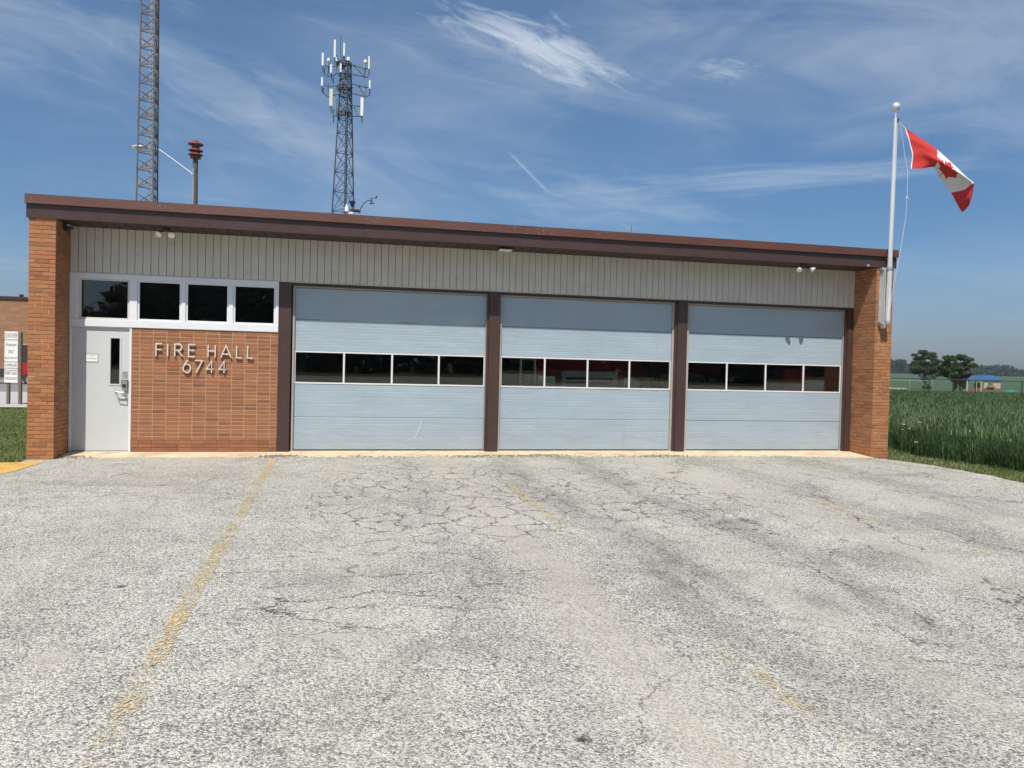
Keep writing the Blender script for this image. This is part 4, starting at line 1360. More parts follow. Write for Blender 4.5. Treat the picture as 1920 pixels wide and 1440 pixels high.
M['flag'] = flag_mat()
flag = tag(mbf.build('flag', M['flag'], None, smooth=True, origin=(15.8, -0.89, 5.9)), 'red and white maple leaf flag blowing from the silver flagpole', 'flag')
sd = leaf_sd(np.array(UU), np.array(VV))
for nm, vals in (('flag_u', UU), ('leaf', sd.tolist())):
    at = flag.data.attributes.new(nm, 'FLOAT', 'POINT'); at.data.foreach_set('value', vals)

# ------------------------------------------------------------------ lattice tower behind the hall
def tri_pts(c, s, rot):
    return [Vector((c[0] + s / math.sqrt(3) * math.cos(rot + k * 2 * PI / 3), c[1] + s / math.sqrt(3) * math.sin(rot + k * 2 * PI / 3), 0)) for k in range(3)]


tw = thing('lattice_tower', 'rusty lattice radio tower rising out of the picture behind the hall', 'tower', (-2.66, 17.9, -0.05))
C_ = (-2.66, 17.9); H = 26.0
side = lambda z: 0.775 + (7.7 - z) * 0.0186
rot0 = -PI / 2 + 0.32 + math.radians(12)
leg_at = lambda k, z: tri_pts(C_, side(z), rot0)[k] + Vector((0, 0, z))
for k in range(3):
    MB().cyl(leg_at(k, -0.05), leg_at(k, H), 0.034, 0.028, 8).build('leg', M['old_galv'], tw, smooth=True)
pz = 0.66; z = 0.3; nb = 0
while z < H - 0.7:
    for k in range(3):
        a0, a1 = leg_at(k, z), leg_at((k + 1) % 3, z); b0, b1 = leg_at(k, z + 0.40), leg_at((k + 1) % 3, z + 0.40)
        mb = MB(); mb.cyl(a0, b1, 0.017, n=5).cyl(a1, b0, 0.017, n=5).cyl(a0, a1, 0.019, n=5)
        mb.build('brace', M['rust_steel'], tw)
    z += pz
cab = MB()
for o in (-0.06, 0.0, 0.06):
    cab.tube([(-2.62 + o, 17.86 + o * .5, 0), (-2.64 + o, 17.88, H * 0.5), (-2.66 + o * .8, 17.9, H - 0.5)], 0.016, 6)
cab.build('cable_run', M['galv'], tw)
lad = MB()
pa, pb = leg_at(1, 0), leg_at(2, 0)
for k in range(int(H / 0.33)):
    z = 0.3 + k * 0.33
    m_ = (leg_at(0, z) * 0.5 + leg_at(1, z) * 0.5)
    lad.cyl(leg_at(0, z) * 0.62 + leg_at(1, z) * 0.38, leg_at(0, z) * 0.38 + leg_at(1, z) * 0.62, 0.009, n=5)
for f_ in (0.62, 0.38):
    lad.cyl(leg_at(0, 0.2) * f_ + leg_at(1, 0.2) * (1 - f_), leg_at(0, H) * f_ + leg_at(1, H) * (1 - f_), 0.013, n=6)
lad.build('ladder', M['rust_steel'], tw)

# ------------------------------------------------------------------ cell tower
ct = thing('cell_tower', 'distant grey cell tower crowned with white panel antennas', 'tower', (4.86, 47.0, -0.05))
CC = (4.88, 47.02)
cside = lambda z: 1.68 + (13.0 - z) * 0.083
crot = -PI / 2 + math.radians(6.1)
cleg = lambda k, z: tri_pts(CC, cside(z), crot)[k] + Vector((0, 0, z))
CH = 24.6
for k in range(3):
    MB().cyl(cleg(k, -0.05), cleg(k, CH), 0.065, 0.045, 8).build('leg', M['cell_steel'], ct, smooth=True)
z = 0.0; zl = [0.0]
while z < CH - 0.8:
    z += 1.48 if z < 19 else 1.05; zl.append(min(z, CH))
for za, zb in zip(zl, zl[1:]):
    for k in range(3):
        a0, a1, b0, b1 = cleg(k, za), cleg((k + 1) % 3, za), cleg(k, zb), cleg((k + 1) % 3, zb)
        MB().cyl(a0, b1, 0.024, n=5).cyl(a1, b0, 0.024, n=5).cyl(b0, b1, 0.028, n=5).build('brace', M['cell_steel'], ct)
# blueprint of the head, in metres from the tower axis (right, towards viewer, height)
K = 0.0409


def hp(zx, zy, dep=0.0):
    px = 590 + zx / 8.47; py = 70 + zy / 8.47
    r_ = (px - 646.0 - (226 - py) * 0.013) * K
    h = 20.23 + (226 - py) * K
    return Vector((CC[0] + r_ * 0.975 - dep * 0.22, CC[1] - r_ * 0.22 - dep * 0.975, h))


ants = [(320, 105, 380, .15, 'antenna', .5), (467, 155, 355, .13, 'antenna', .5), (142, 330, 530, .15, 'antenna', .7), (205, 425, 510, .11, 'antenna', .2), (285, 520, 655, .14, 'antenna', .9), (452, 535, 670, .13, 'antenna', 1.3),
        (783, 432, 520, .11, 'antenna', .2), (863, 357, 560, .12, 'antenna', .6), (133, 710, 845, .14, 'antenna', .7), (877, 730, 865, .13, 'antenna', .6), (275, 885, 1155, .25, 'antenna_cream', .7),
        (752, 995, 1285, .23, 'antenna', .5), (292, 1180, 1290, .16, 'antenna_cream', .3), (783, 830, 880, .10, 'antenna', .2), (505, 1085, 1135, .12, 'antenna', .4), (360, 385, 445, .2, 'antenna', .6), (520, 345, 400, .22, 'antenna', .2)]
for zx, y0, y1, w, mk, dp in ants:
    a = hp(zx, y1, dp); b = hp(zx, y0, dp)
    mb = MB().box(a.x - w / 2, a.x + w / 2, a.y - 0.07, a.y + 0.07, a.z, b.z, 0.02)
    an = mb.build('panel_antenna', M[mk], ct)
    MB().cyl((a.x + 0.02, a.y + 0.15, a.z - 0.45), (a.x + 0.02, a.y + 0.15, b.z - 0.15), 0.035, n=6).build('mount_pipe', M['cell_steel'], an)
for zx, zy in ((212, 400), (792, 410)):
    p = hp(zx, zy, 0.2)
    MB().lathe([(0.001, -.16), (0.12, -.12), (0.15, 0), (0.12, .12), (0.001, .16)], tuple(p), 10).build('dome_antenna', M['antenna'], ct, smooth=True)
booms = [[(560, 460), (790, 545), (840, 520)], [(580, 615), (790, 670), (840, 660)], [(590, 465), (790, 660)], [(790, 430), (790, 720)], [(590, 765), (810, 835), (865, 815)], [(590, 915), (810, 975), (860, 940), (880, 870)], [(690, 800), (800, 960)], [(795, 780), (795, 990)],
         [(500, 1080), (680, 1135), (735, 1110)], [(600, 1275), (700, 1285), (760, 1280)], [(620, 1130), (690, 1290)], [(160, 495), (215, 520), (370, 500)], [(155, 630), (210, 665), (280, 655), (370, 615)], [(212, 420), (212, 690)], [(155, 540), (155, 640)],
         [(155, 790), (215, 830), (350, 805)], [(140, 845), (142, 930), (205, 985), (370, 950)], [(215, 770), (215, 1000)], [(285, 655), (300, 780)], [(370, 610), (560, 610)], [(350, 1010), (355, 1290)], [(270, 1280), (600, 1270)], [(345, 330), (345, 600)], [(455, 180), (455, 470)], [(510, 440), (570, 460)]]
for b in booms:
    MB().tube([hp(x, y, 0.3 + 0.2 * (i % 2)) for i, (x, y) in enumerate(b)], 0.038, 6).build('mount_boom', M['cell_steel'], ct)
rc = random.Random(8)
for zy, w, n in ((420, 100, 26), (800, 120, 28), (930, 90, 12), (1210, 110, 26), (610, 90, 12)):
    mb = MB(); c = hp(455, zy, 0)
    mb.tube([(c.x + w / 8.47 * K * math.cos(a * PI / 6) , c.y + w / 8.47 * K * math.sin(a * PI / 6), c.z) for a in range(13)], 0.05, 6)
    for _ in range(n):
        q = hp(455 + rc.uniform(-w, w), zy + rc.uniform(-55, 60), rc.uniform(-.5, .7)); s = rc.uniform(.03, .085)
        mb.box(q.x - s, q.x + s, q.y - s, q.y + s, q.z - s * 1.6, q.z + s * 1.6)
    mb.build('equipment_platform', M['cell_steel'], ct)
mb = MB().cyl(hp(395, 330), hp(388, 0), 0.03, 0.02, 6); mb.build('whip_antenna', M['cell_steel'], ct)
mb = MB()
for o in (-.07, .0, .07): mb.cyl(cleg(0, 0) + Vector((o, .15, 0)), cleg(0, 24) + Vector((o, .15, 0)), 0.022, n=5)
mb.build('cable_run', M['cell_steel'], ct)

# ------------------------------------------------------------------ siren pole with lamp arm
up = thing('utility_pole', 'weathered wooden pole with a street lamp arm behind the hall', 'pole', (-3.6, 33.5, -0.05))
MB().cyl((-3.60, 33.5, -0.05), (-3.60, 33.5, 13.25), 0.20, 0.135, 12).build('shaft', M['pole_wood'], up, smooth=True)
MB().cyl((-3.72, 33.33, 0), (-3.68, 33.36, 12.6), 0.045, n=8).build('conduit', M['galv'], up)
MB().tube([(-3.72, 33.4, 12.25), (-3.95, 33.55, 12.45), (-5.0, 33.8, 13.2), (-5.6, 33.95, 13.62), (-6.1, 34.1, 13.74), (-6.55, 34.2, 13.80)], 0.042, 8).build('lamp_arm', M['lamp_metal'], up, smooth=True)
MB().lathe([(0.0, 0), (0.09, 0), (0.1, .08), (0.0, .09)], (-3.74, 33.38, 12.15), 10).build('arm_bracket', M['galv'], up)
lh = MB(); 
lh.lathe([(0.03, 0.0), (0.10, 0.06), (0.155, 0.25), (0.165, 0.55), (0.13, 0.80), (0.05, 0.92), (0.001, 0.93)], (0, 0, 0), 14, axis='x')
Mx = Matrix.Translation((-6.45, 34.18, 13.80)) @ Matrix.Rotation(PI - 0.22, 4, 'Z') @ Matrix.Diagonal((1, 1, 0.62, 1))
lh.xform(Mx); lamp_head = lh.build('lamp_head', M['lamp_metal'], up, smooth=True)
ln = MB(); ln.lathe([(0.001, -0.16), (0.09, -0.13), (0.14, -0.05), (0.15, 0.0)], (0, 0, 0), 14); ln.xform(Matrix.Translation((-7.0, 34.30, 13.77)) @ Matrix.Diagonal((1.5, 1, 0.9, 1))); ln.build('lamp_bowl', M['antenna'], lamp_head, smooth=True)

sr = thing('warning_siren', 'rust red stacked disc siren on top of the wooden pole', 'siren', (-3.62, 33.5, 13.25))
MB().cyl((-3.60, 33.5, 13.25), (-3.60, 33.5, 14.05), 0.22, n=14).build('drum', M['siren'], sr, smooth=True)
for z in (13.42, 13.66):
    MB().lathe([(0.20, 0.10), (0.40, 0.0), (0.41, -0.03), (0.37, -0.04), (0.24, -0.10), (0.2, -0.10)], (-3.60, 33.5, z), 22).build('horn_ring', M['siren'], sr, smooth=True)
MB().lathe([(0.001, 0.30), (0.06, 0.27), (0.20, 0.17), (0.42, 0.04), (0.43, 0.0), (0.38, -0.02), (0.22, -0.05)], (-3.60, 33.5, 13.98), 22).build('cap', M['siren'], sr, smooth=True)
MB().lathe([(0.2, 0.06), (0.30, 0.02), (0.30, -0.03), (0.15, -0.06)], (-3.60, 33.5, 13.24), 20).build('base_ring', M['siren'], sr, smooth=True)

# ------------------------------------------------------------------ weather station and aerial
ws = thing('weather_station', 'small weather station with black rain cone and wind vane on the roof', 'weather station', (4.95, 6.77, 4.21))
MB().cyl((5.02, 6.77, 4.205), (5.02, 6.77, 5.78), 0.022, n=8).build('mast', M['galv'], ws)
MB().cyl((4.93, 6.82, 4.205), (4.93, 6.82, 5.60), 0.014, n=8).build('mast_brace', M['galv'], ws)
MB().box(4.77, 5.04, 6.72, 6.82, 5.69, 5.76, 0.01).build('bracket', M['black'], ws)
MB().lathe([(0.02, 0.0), (0.03, 0.02), (0.086, 0.145), (0.088, 0.16), (0.08, 0.16), (0.02, 0.05)], (4.82, 6.77, 5.81), 18).build('rain_cone', M['black'], ws, smooth=True)
sh = MB()
for k in range(5): sh.lathe([(0.05, 0.02), (0.085, 0.0), (0.085, -0.008), (0.05, -0.012)], (4.80, 6.77, 5.66 - k * 0.028), 16)
sh.build('radiation_shield', M['antenna'], ws, smooth=True)
MB().lathe([(0.055, 0.0), (0.05, 0.1), (0.02, 0.16), (0.004, 0.21)], (4.675, 6.80, 5.70), 12).build('sensor_cone', M['antenna'], ws, smooth=True)
MB().tube([(5.02, 6.77, 5.74), (5.05, 6.76, 5.82), (5.14, 6.74, 5.95), (5.21, 6.73, 6.005), (5.27, 6.72, 6.01), (5.33, 6.70, 6.01)], 0.012, 8).build('arm', M['black'], ws, smooth=True)
MB().cyl((5.33, 6.70, 5.92), (5.33, 6.70, 6.07), 0.012, n=8).build('spindle', M['black'], ws)
cp = MB()
for a in range(3):
    cx = 5.33 + 0.055 * math.cos(a * 2.1 + .2); cy = 6.70 + 0.055 * math.sin(a * 2.1 + .2)
    cp.lathe([(0.001, -0.026), (0.018, -0.018), (0.026, 0.0), (0.001, 0.018)], (cx, cy, 5.945), 10); cp.cyl((5.33, 6.70, 5.945), (cx, cy, 5.945), 0.005, n=5)
cp.build('anemometer_cups', M['black'], ws, smooth=True)
vn = MB().cyl((5.27, 6.71, 6.055), (5.44, 6.68, 6.10), 0.007, n=6); vn.prism([(5.41, 6.075), (5.455, 6.07), (5.485, 6.145), (5.43, 6.135)], 6.676, 6.681)
vn.build('wind_vane', M['black'], ws)

ta = thing('television_aerial', 'tiny television aerial showing above the roof line right of centre', 'aerial', (26.42, 42.05, -0.05))
MB().cyl((26.42, 42.05, -0.05), (26.42, 42.05, 12.75), 0.05, 0.03, 8).build('mast', M['tower_steel'], ta)
for z, w in ((12.28, .44), (12.46, .34), (12.62, .22)):
    MB().cyl((26.42 - w, 42.05 + .1, z), (26.42 + w, 42.05 - .1, z), 0.016, n=5).build('element', M['tower_steel'], ta)
MB().cyl((26.2, 41.7, 12.28), (26.64, 42.4, 12.62), 0.014, n=5).build('element', M['tower_steel'], ta)

# ------------------------------------------------------------------ left: brick building, sign, vehicles
bb = thing('brick_building', 'low tan brick building far behind the warning sign', 'building', (-22, 48, -0.05))
MB().box(-34, -13.5, 45.6, 58, -0.1, 5.5).build('wall', M['far_brick'], bb)
MB().box(-34.1, -13.4, 45.5, 58.1, 5.501, 5.68).build('roof_edge', M['brown'], bb)
MB().box(-16.95, -16.05, 45.53, 45.59, -0.05, 2.35).build('door', M['brown'], bb)
df = MB().box(-17.05, -16.955, 45.50, 45.59, -0.05, 2.45); df.box(-16.045, -15.95, 45.50, 45.59, -0.05, 2.45); df.box(-16.954, -16.046, 45.5, 45.59, 2.355, 2.45); df.build('door_frame', M['cream_trim'], bb)
MB().box(-17.4, -17.2, 47, 47.2, 5.68, 5.95).build('roof_vent', M['black'], bb)

sg = thing('warning_sign', 'white printed warning sign on two wooden posts on the lawn', 'sign', (-6.0, 14.3, -0.05))
sax = Vector((0.975, -0.30, 0)).normalized()
sO = Vector((-6.27, 14.36, 0))
Ms = Matrix(((sax.x, -sax.y, 0, sO.x), (sax.y, sax.x, 0, sO.y), (0, 0, 1, 0), (0, 0, 0, 1)))


def sgp(mb, name, m, parent=sg):
    mb.xform(Ms); return mb.build(name, m, parent)


for x in (0.10, 0.515):
    sgp(MB().box(x - 0.045, x + 0.045, 0.012, 0.10, -0.15, 2.40 if x > .2 else 2.38, 0.005), 'post', M['wood_grey'])
board = sgp(MB().box(0.0, 0.465, -0.012, 0.0, 0.72, 2.42), 'board', M['paper'])


def sign_text(s, zc, h, m, a=0.025, b=0.44):
    ob = text_mesh(board, s, a, b, -0.0145, zc, h, m)
    c = Ms @ Vector(((a + b) / 2, -0.0145, zc))
    ob.rotation_euler = (0, 0, math.atan2(sax.y, sax.x)); ob.location = c - WORLD[board.name]


sign_text('DO NOT ENTER', 2.28, 0.15, M['ink_red'])
sign_text('Employees', 1.97, 0.14, M['ink_red'], 0.05, 0.42)
sign_text('ONLY', 1.75, 0.13, M['ink'], 0.13, 0.33)
sign_text('Beyond This Point', 1.53, 0.10, M['ink'])
sign_text('NO DUMPING ALLOWED', 1.30, 0.10, M['ink_red'])
sign_text('PROPERTY UNDER', 1.03, 0.11, M['ink'])
sign_text('SURVEILLANCE', 0.86, 0.10, M['ink'])
for z in (2.14, 1.41, 1.20, 1.13):
    sgp(MB().box(0.005, 0.46, -0.0165, -0.0125, z - 0.008, z + 0.008), 'divider', M['ink_red'], board)


def wheel(parent, x, y, z, r, w):
    t_ = MB().lathe([(r * .62, -w / 2), (r * .92, -w / 2), (r, -w * .3), (r, w * .3), (r * .92, w / 2), (r * .62, w / 2)], (x, y, z), 20, axis='y').build('wheel', M['rubber'], parent, smooth=True)
    MB().lathe([(0.001, -w * .35), (r * .3, -w * .38), (r * .60, -w * .28), (r * .63, -w * .45)], (x, y, z), 16, axis='y').build('rim', M['galv'], t_, smooth=True)


# pickup parked nose to the left of the pier, its box showing past the sign
pk = thing('pickup_truck', 'red pickup truck parked by the far brick building', 'pickup', (-10.4, 35.3, -0.05))
px0 = -13.35
body = MB().prism([(px0 + 0.1, 0.5), (px0 + 5.4, 0.5), (px0 + 5.45, 1.0), (px0 + 4.1, 1.14), (px0 + 3.95, 1.14), (px0, 1.20), (px0, 0.62)], 34.4, 36.2); body.build('body', M['car_red'], pk)
MB().prism([(px0 + 1.9, 1.145), (px0 + 4.05, 1.145), (px0 + 3.5, 1.78), (px0 + 2.05, 1.80)], 34.5, 36.1).build('cab', M['car_red'], pk)
MB().prism([(px0 + 2.02, 1.18), (px0 + 3.85, 1.18), (px0 + 3.42, 1.70), (px0 + 2.12, 1.72)], 34.485, 34.499).build('side_window', M['glass'], pk)
MB().box(px0 - 0.16, px0 - 0.002, 34.4, 36.2, 0.42, 0.62, 0.03).build('bumper', M['chrome'], pk)
MB().box(px0 - 0.012, px0 + 0.002, 34.42, 34.6, 0.75, 1.12).build('tail_light', M['ink_red'], pk)
for xx in (px0 + 1.0, px0 + 4.45):
    for yy in (34.45, 36.1): wheel(pk, xx, yy, 0.31, 0.37, 0.24)

cg = thing('parked_car', 'taupe parked car at the left edge behind the warning sign', 'car', (-16.2, 35.6, -0.05))
cx0 = -18.7
MB().prism([(cx0, 0.35), (cx0 + 4.55, 0.35), (cx0 + 4.6, 0.85), (cx0 + 3.4, 1.02), (cx0 + 0.3, 1.05), (cx0, 0.85)], 34.8, 36.4).build('body', M['car_grey'], cg)
MB().prism([(cx0 + 0.5, 1.04), (cx0 + 3.5, 1.02), (cx0 + 2.7, 1.50), (cx0 + 1.2, 1.52)], 34.95, 36.25).build('cabin', M['black'], cg)
MB().prism([(cx0 + 1.15, 1.5205), (cx0 + 2.75, 1.505), (cx0 + 2.6, 1.56), (cx0 + 1.3, 1.57)], 34.96, 36.24).build('roof', M['car_grey'], cg)
for xx in (cx0 + 0.85, cx0 + 3.7):
    for yy in (34.9, 36.3): wheel(cg, xx, yy, 0.27, 0.32, 0.2)

# ------------------------------------------------------------------ fire engines in the bays
def fire_engine(x, y, label):
    t = thing('fire_engine', label, 'fire engine', (x, y, 0), 'fire engines parked behind the overhead doors')
    W = 1.22
    MB().prism([(y, 0.55), (y + 2.6, 0.55), (y + 2.6, 2.75), (y + 0.35, 2.75), (y + 0.12, 1.75), (y, 1.60)], x - W, x + W, 'yz').build('cab', M['truck_red'], t)
    MB().box(x - W - .03, x + W + .03, y + 2.62, y + 7.4, 0.6, 2.7, 0.03).build('body', M['truck_red'], t)
    MB().prism([(y + 0.105, 1.80), (y + 0.335, 2.62), (y + 0.325, 2.625), (y + 0.095, 1.80)], x - W + .12, x + W - .12, 'yz').build('windscreen', M['glass'], t)
    g = MB().box(x - 0.62, x + 0.62, y - 0.045, y - 0.002, 1.05, 1.58, 0.01); gr_ = g.build('grille', M['white_gloss'], t)
    for k in range(4): MB().box(x - 0.52, x + 0.52, y - 0.058, y - 0.046, 1.12 + k * 0.095, 1.165 + k * 0.095).build('grille_slot', M['black'], gr_)
    for s in (-1, 1):
        h = MB().box(x + s * 0.95 - .2, x + s * 0.95 + .2, y - 0.05, y - 0.002, 1.18, 1.48, 0.02).build('headlight_bezel', M['chrome'], t)
        for o in (-.09, .09): MB().lathe([(0.001, -0.02), (0.06, -0.012), (0.07, 0.0)], (x + s * .95 + o, y - 0.052, 1.33), 14, axis='y').build('headlight', M['lamp_glass'], h, smooth=True)
        mr = MB().tube([(x + s * W, y + .3, 2.2), (x + s * (W + .25), y + .1, 2.2), (x + s * (W + .25), y + .1, 1.7)], 0.02, 6); mr.box(x + s * (W + .25) - .1, x + s * (W + .25) + .1, y + .05, y + .12, 1.65, 2.1, .02); mr.build('mirror', M['black'], t)
        for yy in (y + 1.5, y + 5.4): 
            MB().lathe([(0.3, -.15), (0.48, -.15), (0.52, -.08), (0.52, .08), (0.48, .15), (0.3, .15), (0.001, .1)], (x + s * (W - .16), yy, 0.52), 20, axis='x').build('wheel', M['rubber'], t, smooth=True)
    MB().box(x - W - .02, x + W + .02, y - 0.45, y - 0.06, 0.55, 0.85, 0.03).build('bumper', M['chrome'], t)
    MB().box(x - 0.8, x + 0.8, y + 0.5, y + 0.85, 2.755, 2.93, 0.04).build('light_bar', M['ink_red'], t)
    MB().box(x - W, x + W, y - 0.004, y - 0.0005, 0.92, 1.02).build('white_stripe', M['white_gloss'], t)
    return t


fire_engine(9.75, 1.20, 'red fire engine with white grille behind the middle overhead door')
fire_engine(13.0, 3.6, 'red fire engine in the dark behind the third overhead door')
ld = thing('extension_ladder', 'grey upright ladder marked 3 behind the middle overhead door', 'ladder', (8.35, 0.95, 0))
for xx in (8.18, 8.48): MB().box(xx - 0.025, xx + 0.025, 0.92, 0.98, 0.0, 3.3, 0.005).build('rail', M['galv'], ld)
for k in range(10): MB().cyl((8.20, 0.95, 0.3 + k * 0.3), (8.46, 0.95, 0.3 + k * 0.3), 0.018, n=8).build('rung', M['galv'], ld)
pl_ = MB().box(8.22, 8.44, 0.905, 0.915, 1.22, 1.56).build('number_plate', M['black'], ld)
text_mesh(pl_, '3', 8.27, 8.39, 0.902, 1.39, 0.22, M['antenna_cream'])
# red hose cabinet on the rear wall of the third bay
MB().box(14.2, 14.9, 0.9, 1.4, 0.0, 1.75, 0.02).build('locker', M['truck_red'], hall)


# ------------------------------------------------------------------ grass, crop
def blades(name, base, h, w, bend, mats, seed, ear=0.0):
    """base (N,3): one bent, tapering blade per point"""
    r_ = np.random.default_rng(seed); N = len(base)
    th = r_.uniform(0, 2 * PI, N); ln_ = r_.uniform(0.15, 1.0, N) * bend
    hh = h * r_.uniform(0.65, 1.12, N); ww = w * r_.uniform(0.7, 1.2, N)
    sx = np.cos(th + PI / 2 + r_.uniform(-.6, .6, N)) * ww / 2; sy = np.sin(th + PI / 2) * ww / 2
    dx = np.cos(th) * ln_ * hh; dy = np.sin(th) * ln_ * hh
    V = np.zeros((N, 5, 3), np.float32)
    V[:, 0] = base + np.stack([-sx, -sy, 0 * sx], 1); V[:, 1] = base + np.stack([sx, sy, 0 * sx], 1)
    mid = base + np.stack([dx * .35, dy * .35, hh * .62], 1)
    V[:, 2] = mid + np.stack([sx * .8, sy * .8, 0 * sx], 1); V[:, 3] = mid - np.stack([sx * .8, sy * .8, 0 * sx], 1)
    V[:, 4] = base + np.stack([dx, dy, hh * (1 - 0.25 * ln_)], 1)
    i = np.arange(N)[:, None] * 5
    me = np_mesh(name, V.reshape(-1, 3), i + np.array([[0, 1, 2, 3]]), i + np.array([[3, 2, 4]]))
    at = me.attributes.new('rnd', 'FLOAT', 'POINT'); at.data.foreach_set('value', np.repeat(r_.random(N), 5).astype(np.float32))
    me.materials.append(mats)
    ob = bpy.data.objects.new(name, me); COL.objects.link(ob); WORLD[ob.name] = Vector((0, 0, 0))
    return ob


gz = np.vectorize(lambda y: ground_z(float(y)))
r_ = np.random.default_rng(4)
# left lawn
N = 70000
x = -0.42 - r_.random(N) ** 1.3 * 9.5; y = -1.12 + r_.random(N) * 13.7
keep = (y > -1.1) & ~((x > -0.44) & (y > -0.75))
x, y = x[keep], y[keep]
stripe = 0.75 + 0.35 * (np.sin((x * 0.35 + y) * 2 * PI / 1.1) > 0)
hb = 0.055 * stripe
lawn = blades('lawn_grass', np.stack([x, y, gz(y) - 0.035], 1), hb, 0.011, 0.9, M['lawn'], 1)
stuff(lawn, 'short mown lawn grass left of the brick pier', 'grass')
# right verge
N = 52000
y = -13 + r_.random(N) * 27; 
xl = np.array([lot_right(v) if v < -1.05 else RO + 0.03 for v in y])
x = xl - 0.03 + r_.random(N) * (17.3 - xl)
verge = blades('verge_grass', np.stack([x, y, gz(y) - 0.035], 1), 0.06 + 0.03 * r_.random(len(x)), 0.010, 0.9, M['lawn'], 2)
stuff(verge, 'strip of short grass between the lot and the crop', 'grass')
# tall crop beyond the verge
cropx = lambda y: 16.55 + np.clip(-y - 0.4, 0, 3) * 0.16
parts = []
for (y0, y1, xw, dens) in ((-13, -3, 5, 150), (-3, 4, 8, 260), (4, 12, 12, 130), (12, 30, 22, 42)):
    n = int((y1 - y0) * xw * dens * 1.05)
    yy = y0 + r_.random(n) * (y1 - y0)
    base_x = cropx(yy) + np.clip((yy - 0) * 0.55, 0, None)
    xx = base_x + r_.random(n) ** 1.25 * xw
    parts.append(np.stack([xx, yy, gz(yy) - 0.04], 1))
base = np.concatenate(parts)
front = (base[:, 0] - cropx(base[:, 1])) < 0.35
hh = np.where(front, 0.66, 0.76 - 0.007 * np.clip(base[:, 1], 0, 20)) + 0.10 * np.sin(base[:, 0] * 1.3) * np.sin(base[:, 1] * 0.9)
leafb = np.concatenate([base, base + r_.normal(0, .02, base.shape) * (1, 1, 0), base + r_.normal(0, .03, base.shape) * (1, 1, 0)])
crop = blades('crop_field', leafb, np.concatenate([hh, hh * .8, hh * .62]), 0.0105, 0.75, M['crop'], 3)
stuff(crop, 'dense tall green grain crop beside the hall', 'crop')
eb = base[r_.random(len(base)) < 0.55]
eb = eb + np.stack([0 * eb[:, 0], 0 * eb[:, 0], 0.56 - 0.006 * np.clip(eb[:, 1], 0, 20)], 1)
ears = blades('crop_ears', eb, 0.20, 0.015, 0.9, M['crop_ear'], 6)
stuff(ears, 'pale green ears standing on the grain crop', 'crop')
mb = MB()      # dense inner mass of the crop, under the separate blades
cy_ = [-13, -8, -5, -3, -1.5, 0, 1, 2, 4, 6, 8, 10, 12, 15, 18, 21, 24, 27, 30, 34, 38]
NXc = 60
hz = random.Random(9)
for j, y in enumerate(cy_ + [40]):
    xe = float(cropx(np.array(y))) + 0.10 + 0.75 * max(0, y - 4)
    for i in range(NXc + 1):
        xx_ = xe + (0, 0.30)[i] if i < 2 else xe + 0.3 + (i - 1) * 0.95
        zz_ = -0.04 if (i == 0 or y >= 40) else ((0.36 if i == 1 else (0.40 if y > 9 else 0.46)) + hz.uniform(-.07, .07))
        mb.v.append((xx_, y, ground_z(y) + zz_))
for j in range(len(cy_)):
    for i in range(NXc):
        a = j * (NXc + 1) + i; mb.f.append((a, a + 1, a + NXc + 2, a + NXc + 1))
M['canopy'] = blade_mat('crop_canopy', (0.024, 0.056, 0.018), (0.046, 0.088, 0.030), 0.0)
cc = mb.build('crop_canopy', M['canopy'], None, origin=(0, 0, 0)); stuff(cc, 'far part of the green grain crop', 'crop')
n = 70000
yy = 12 + r_.random(n) ** 0.8 * 27; xx = 17.5 + 0.75 * np.clip(yy - 4, 0, None) + r_.random(n) * 36
far = blades('crop_field', np.stack([xx, yy, gz(yy) + 0.32], 1), 0.34, 0.026, 0.95, M['crop'], 7)
stuff(far, 'far rows of the green grain crop', 'crop')
# white wild flowers along the crop edge
wf = random.Random(6)
for k in range(9):
    y = wf.uniform(-3.2, 1.2); x = float(cropx(np.array(y))) + wf.uniform(-.1, .5)
    t = thing('wild_carrot', 'white flat-topped wildflower at the edge of the crop', 'flower', (x, y, ground_z(y) - .03), 'white wildflowers in the crop edge')
    h = wf.uniform(.25, .75); z = ground_z(y) - .03
    MB().cyl((x, y, z), (x + .03, y, z + h), 0.004, n=4).build('stem', M['crop_ear'], t)
    fm = MB()
    for _ in range(9):
        a = wf.uniform(0, 6.3); q = wf.uniform(0, .03)
        fm.lathe([(0.001, 0.008), (0.011, 0.004), (0.001, -0.003)], (x + .03 + q * math.cos(a), y + q * math.sin(a), z + h + wf.uniform(0, .008)), 5)
    fm.build('bloom', M['paper'], t)


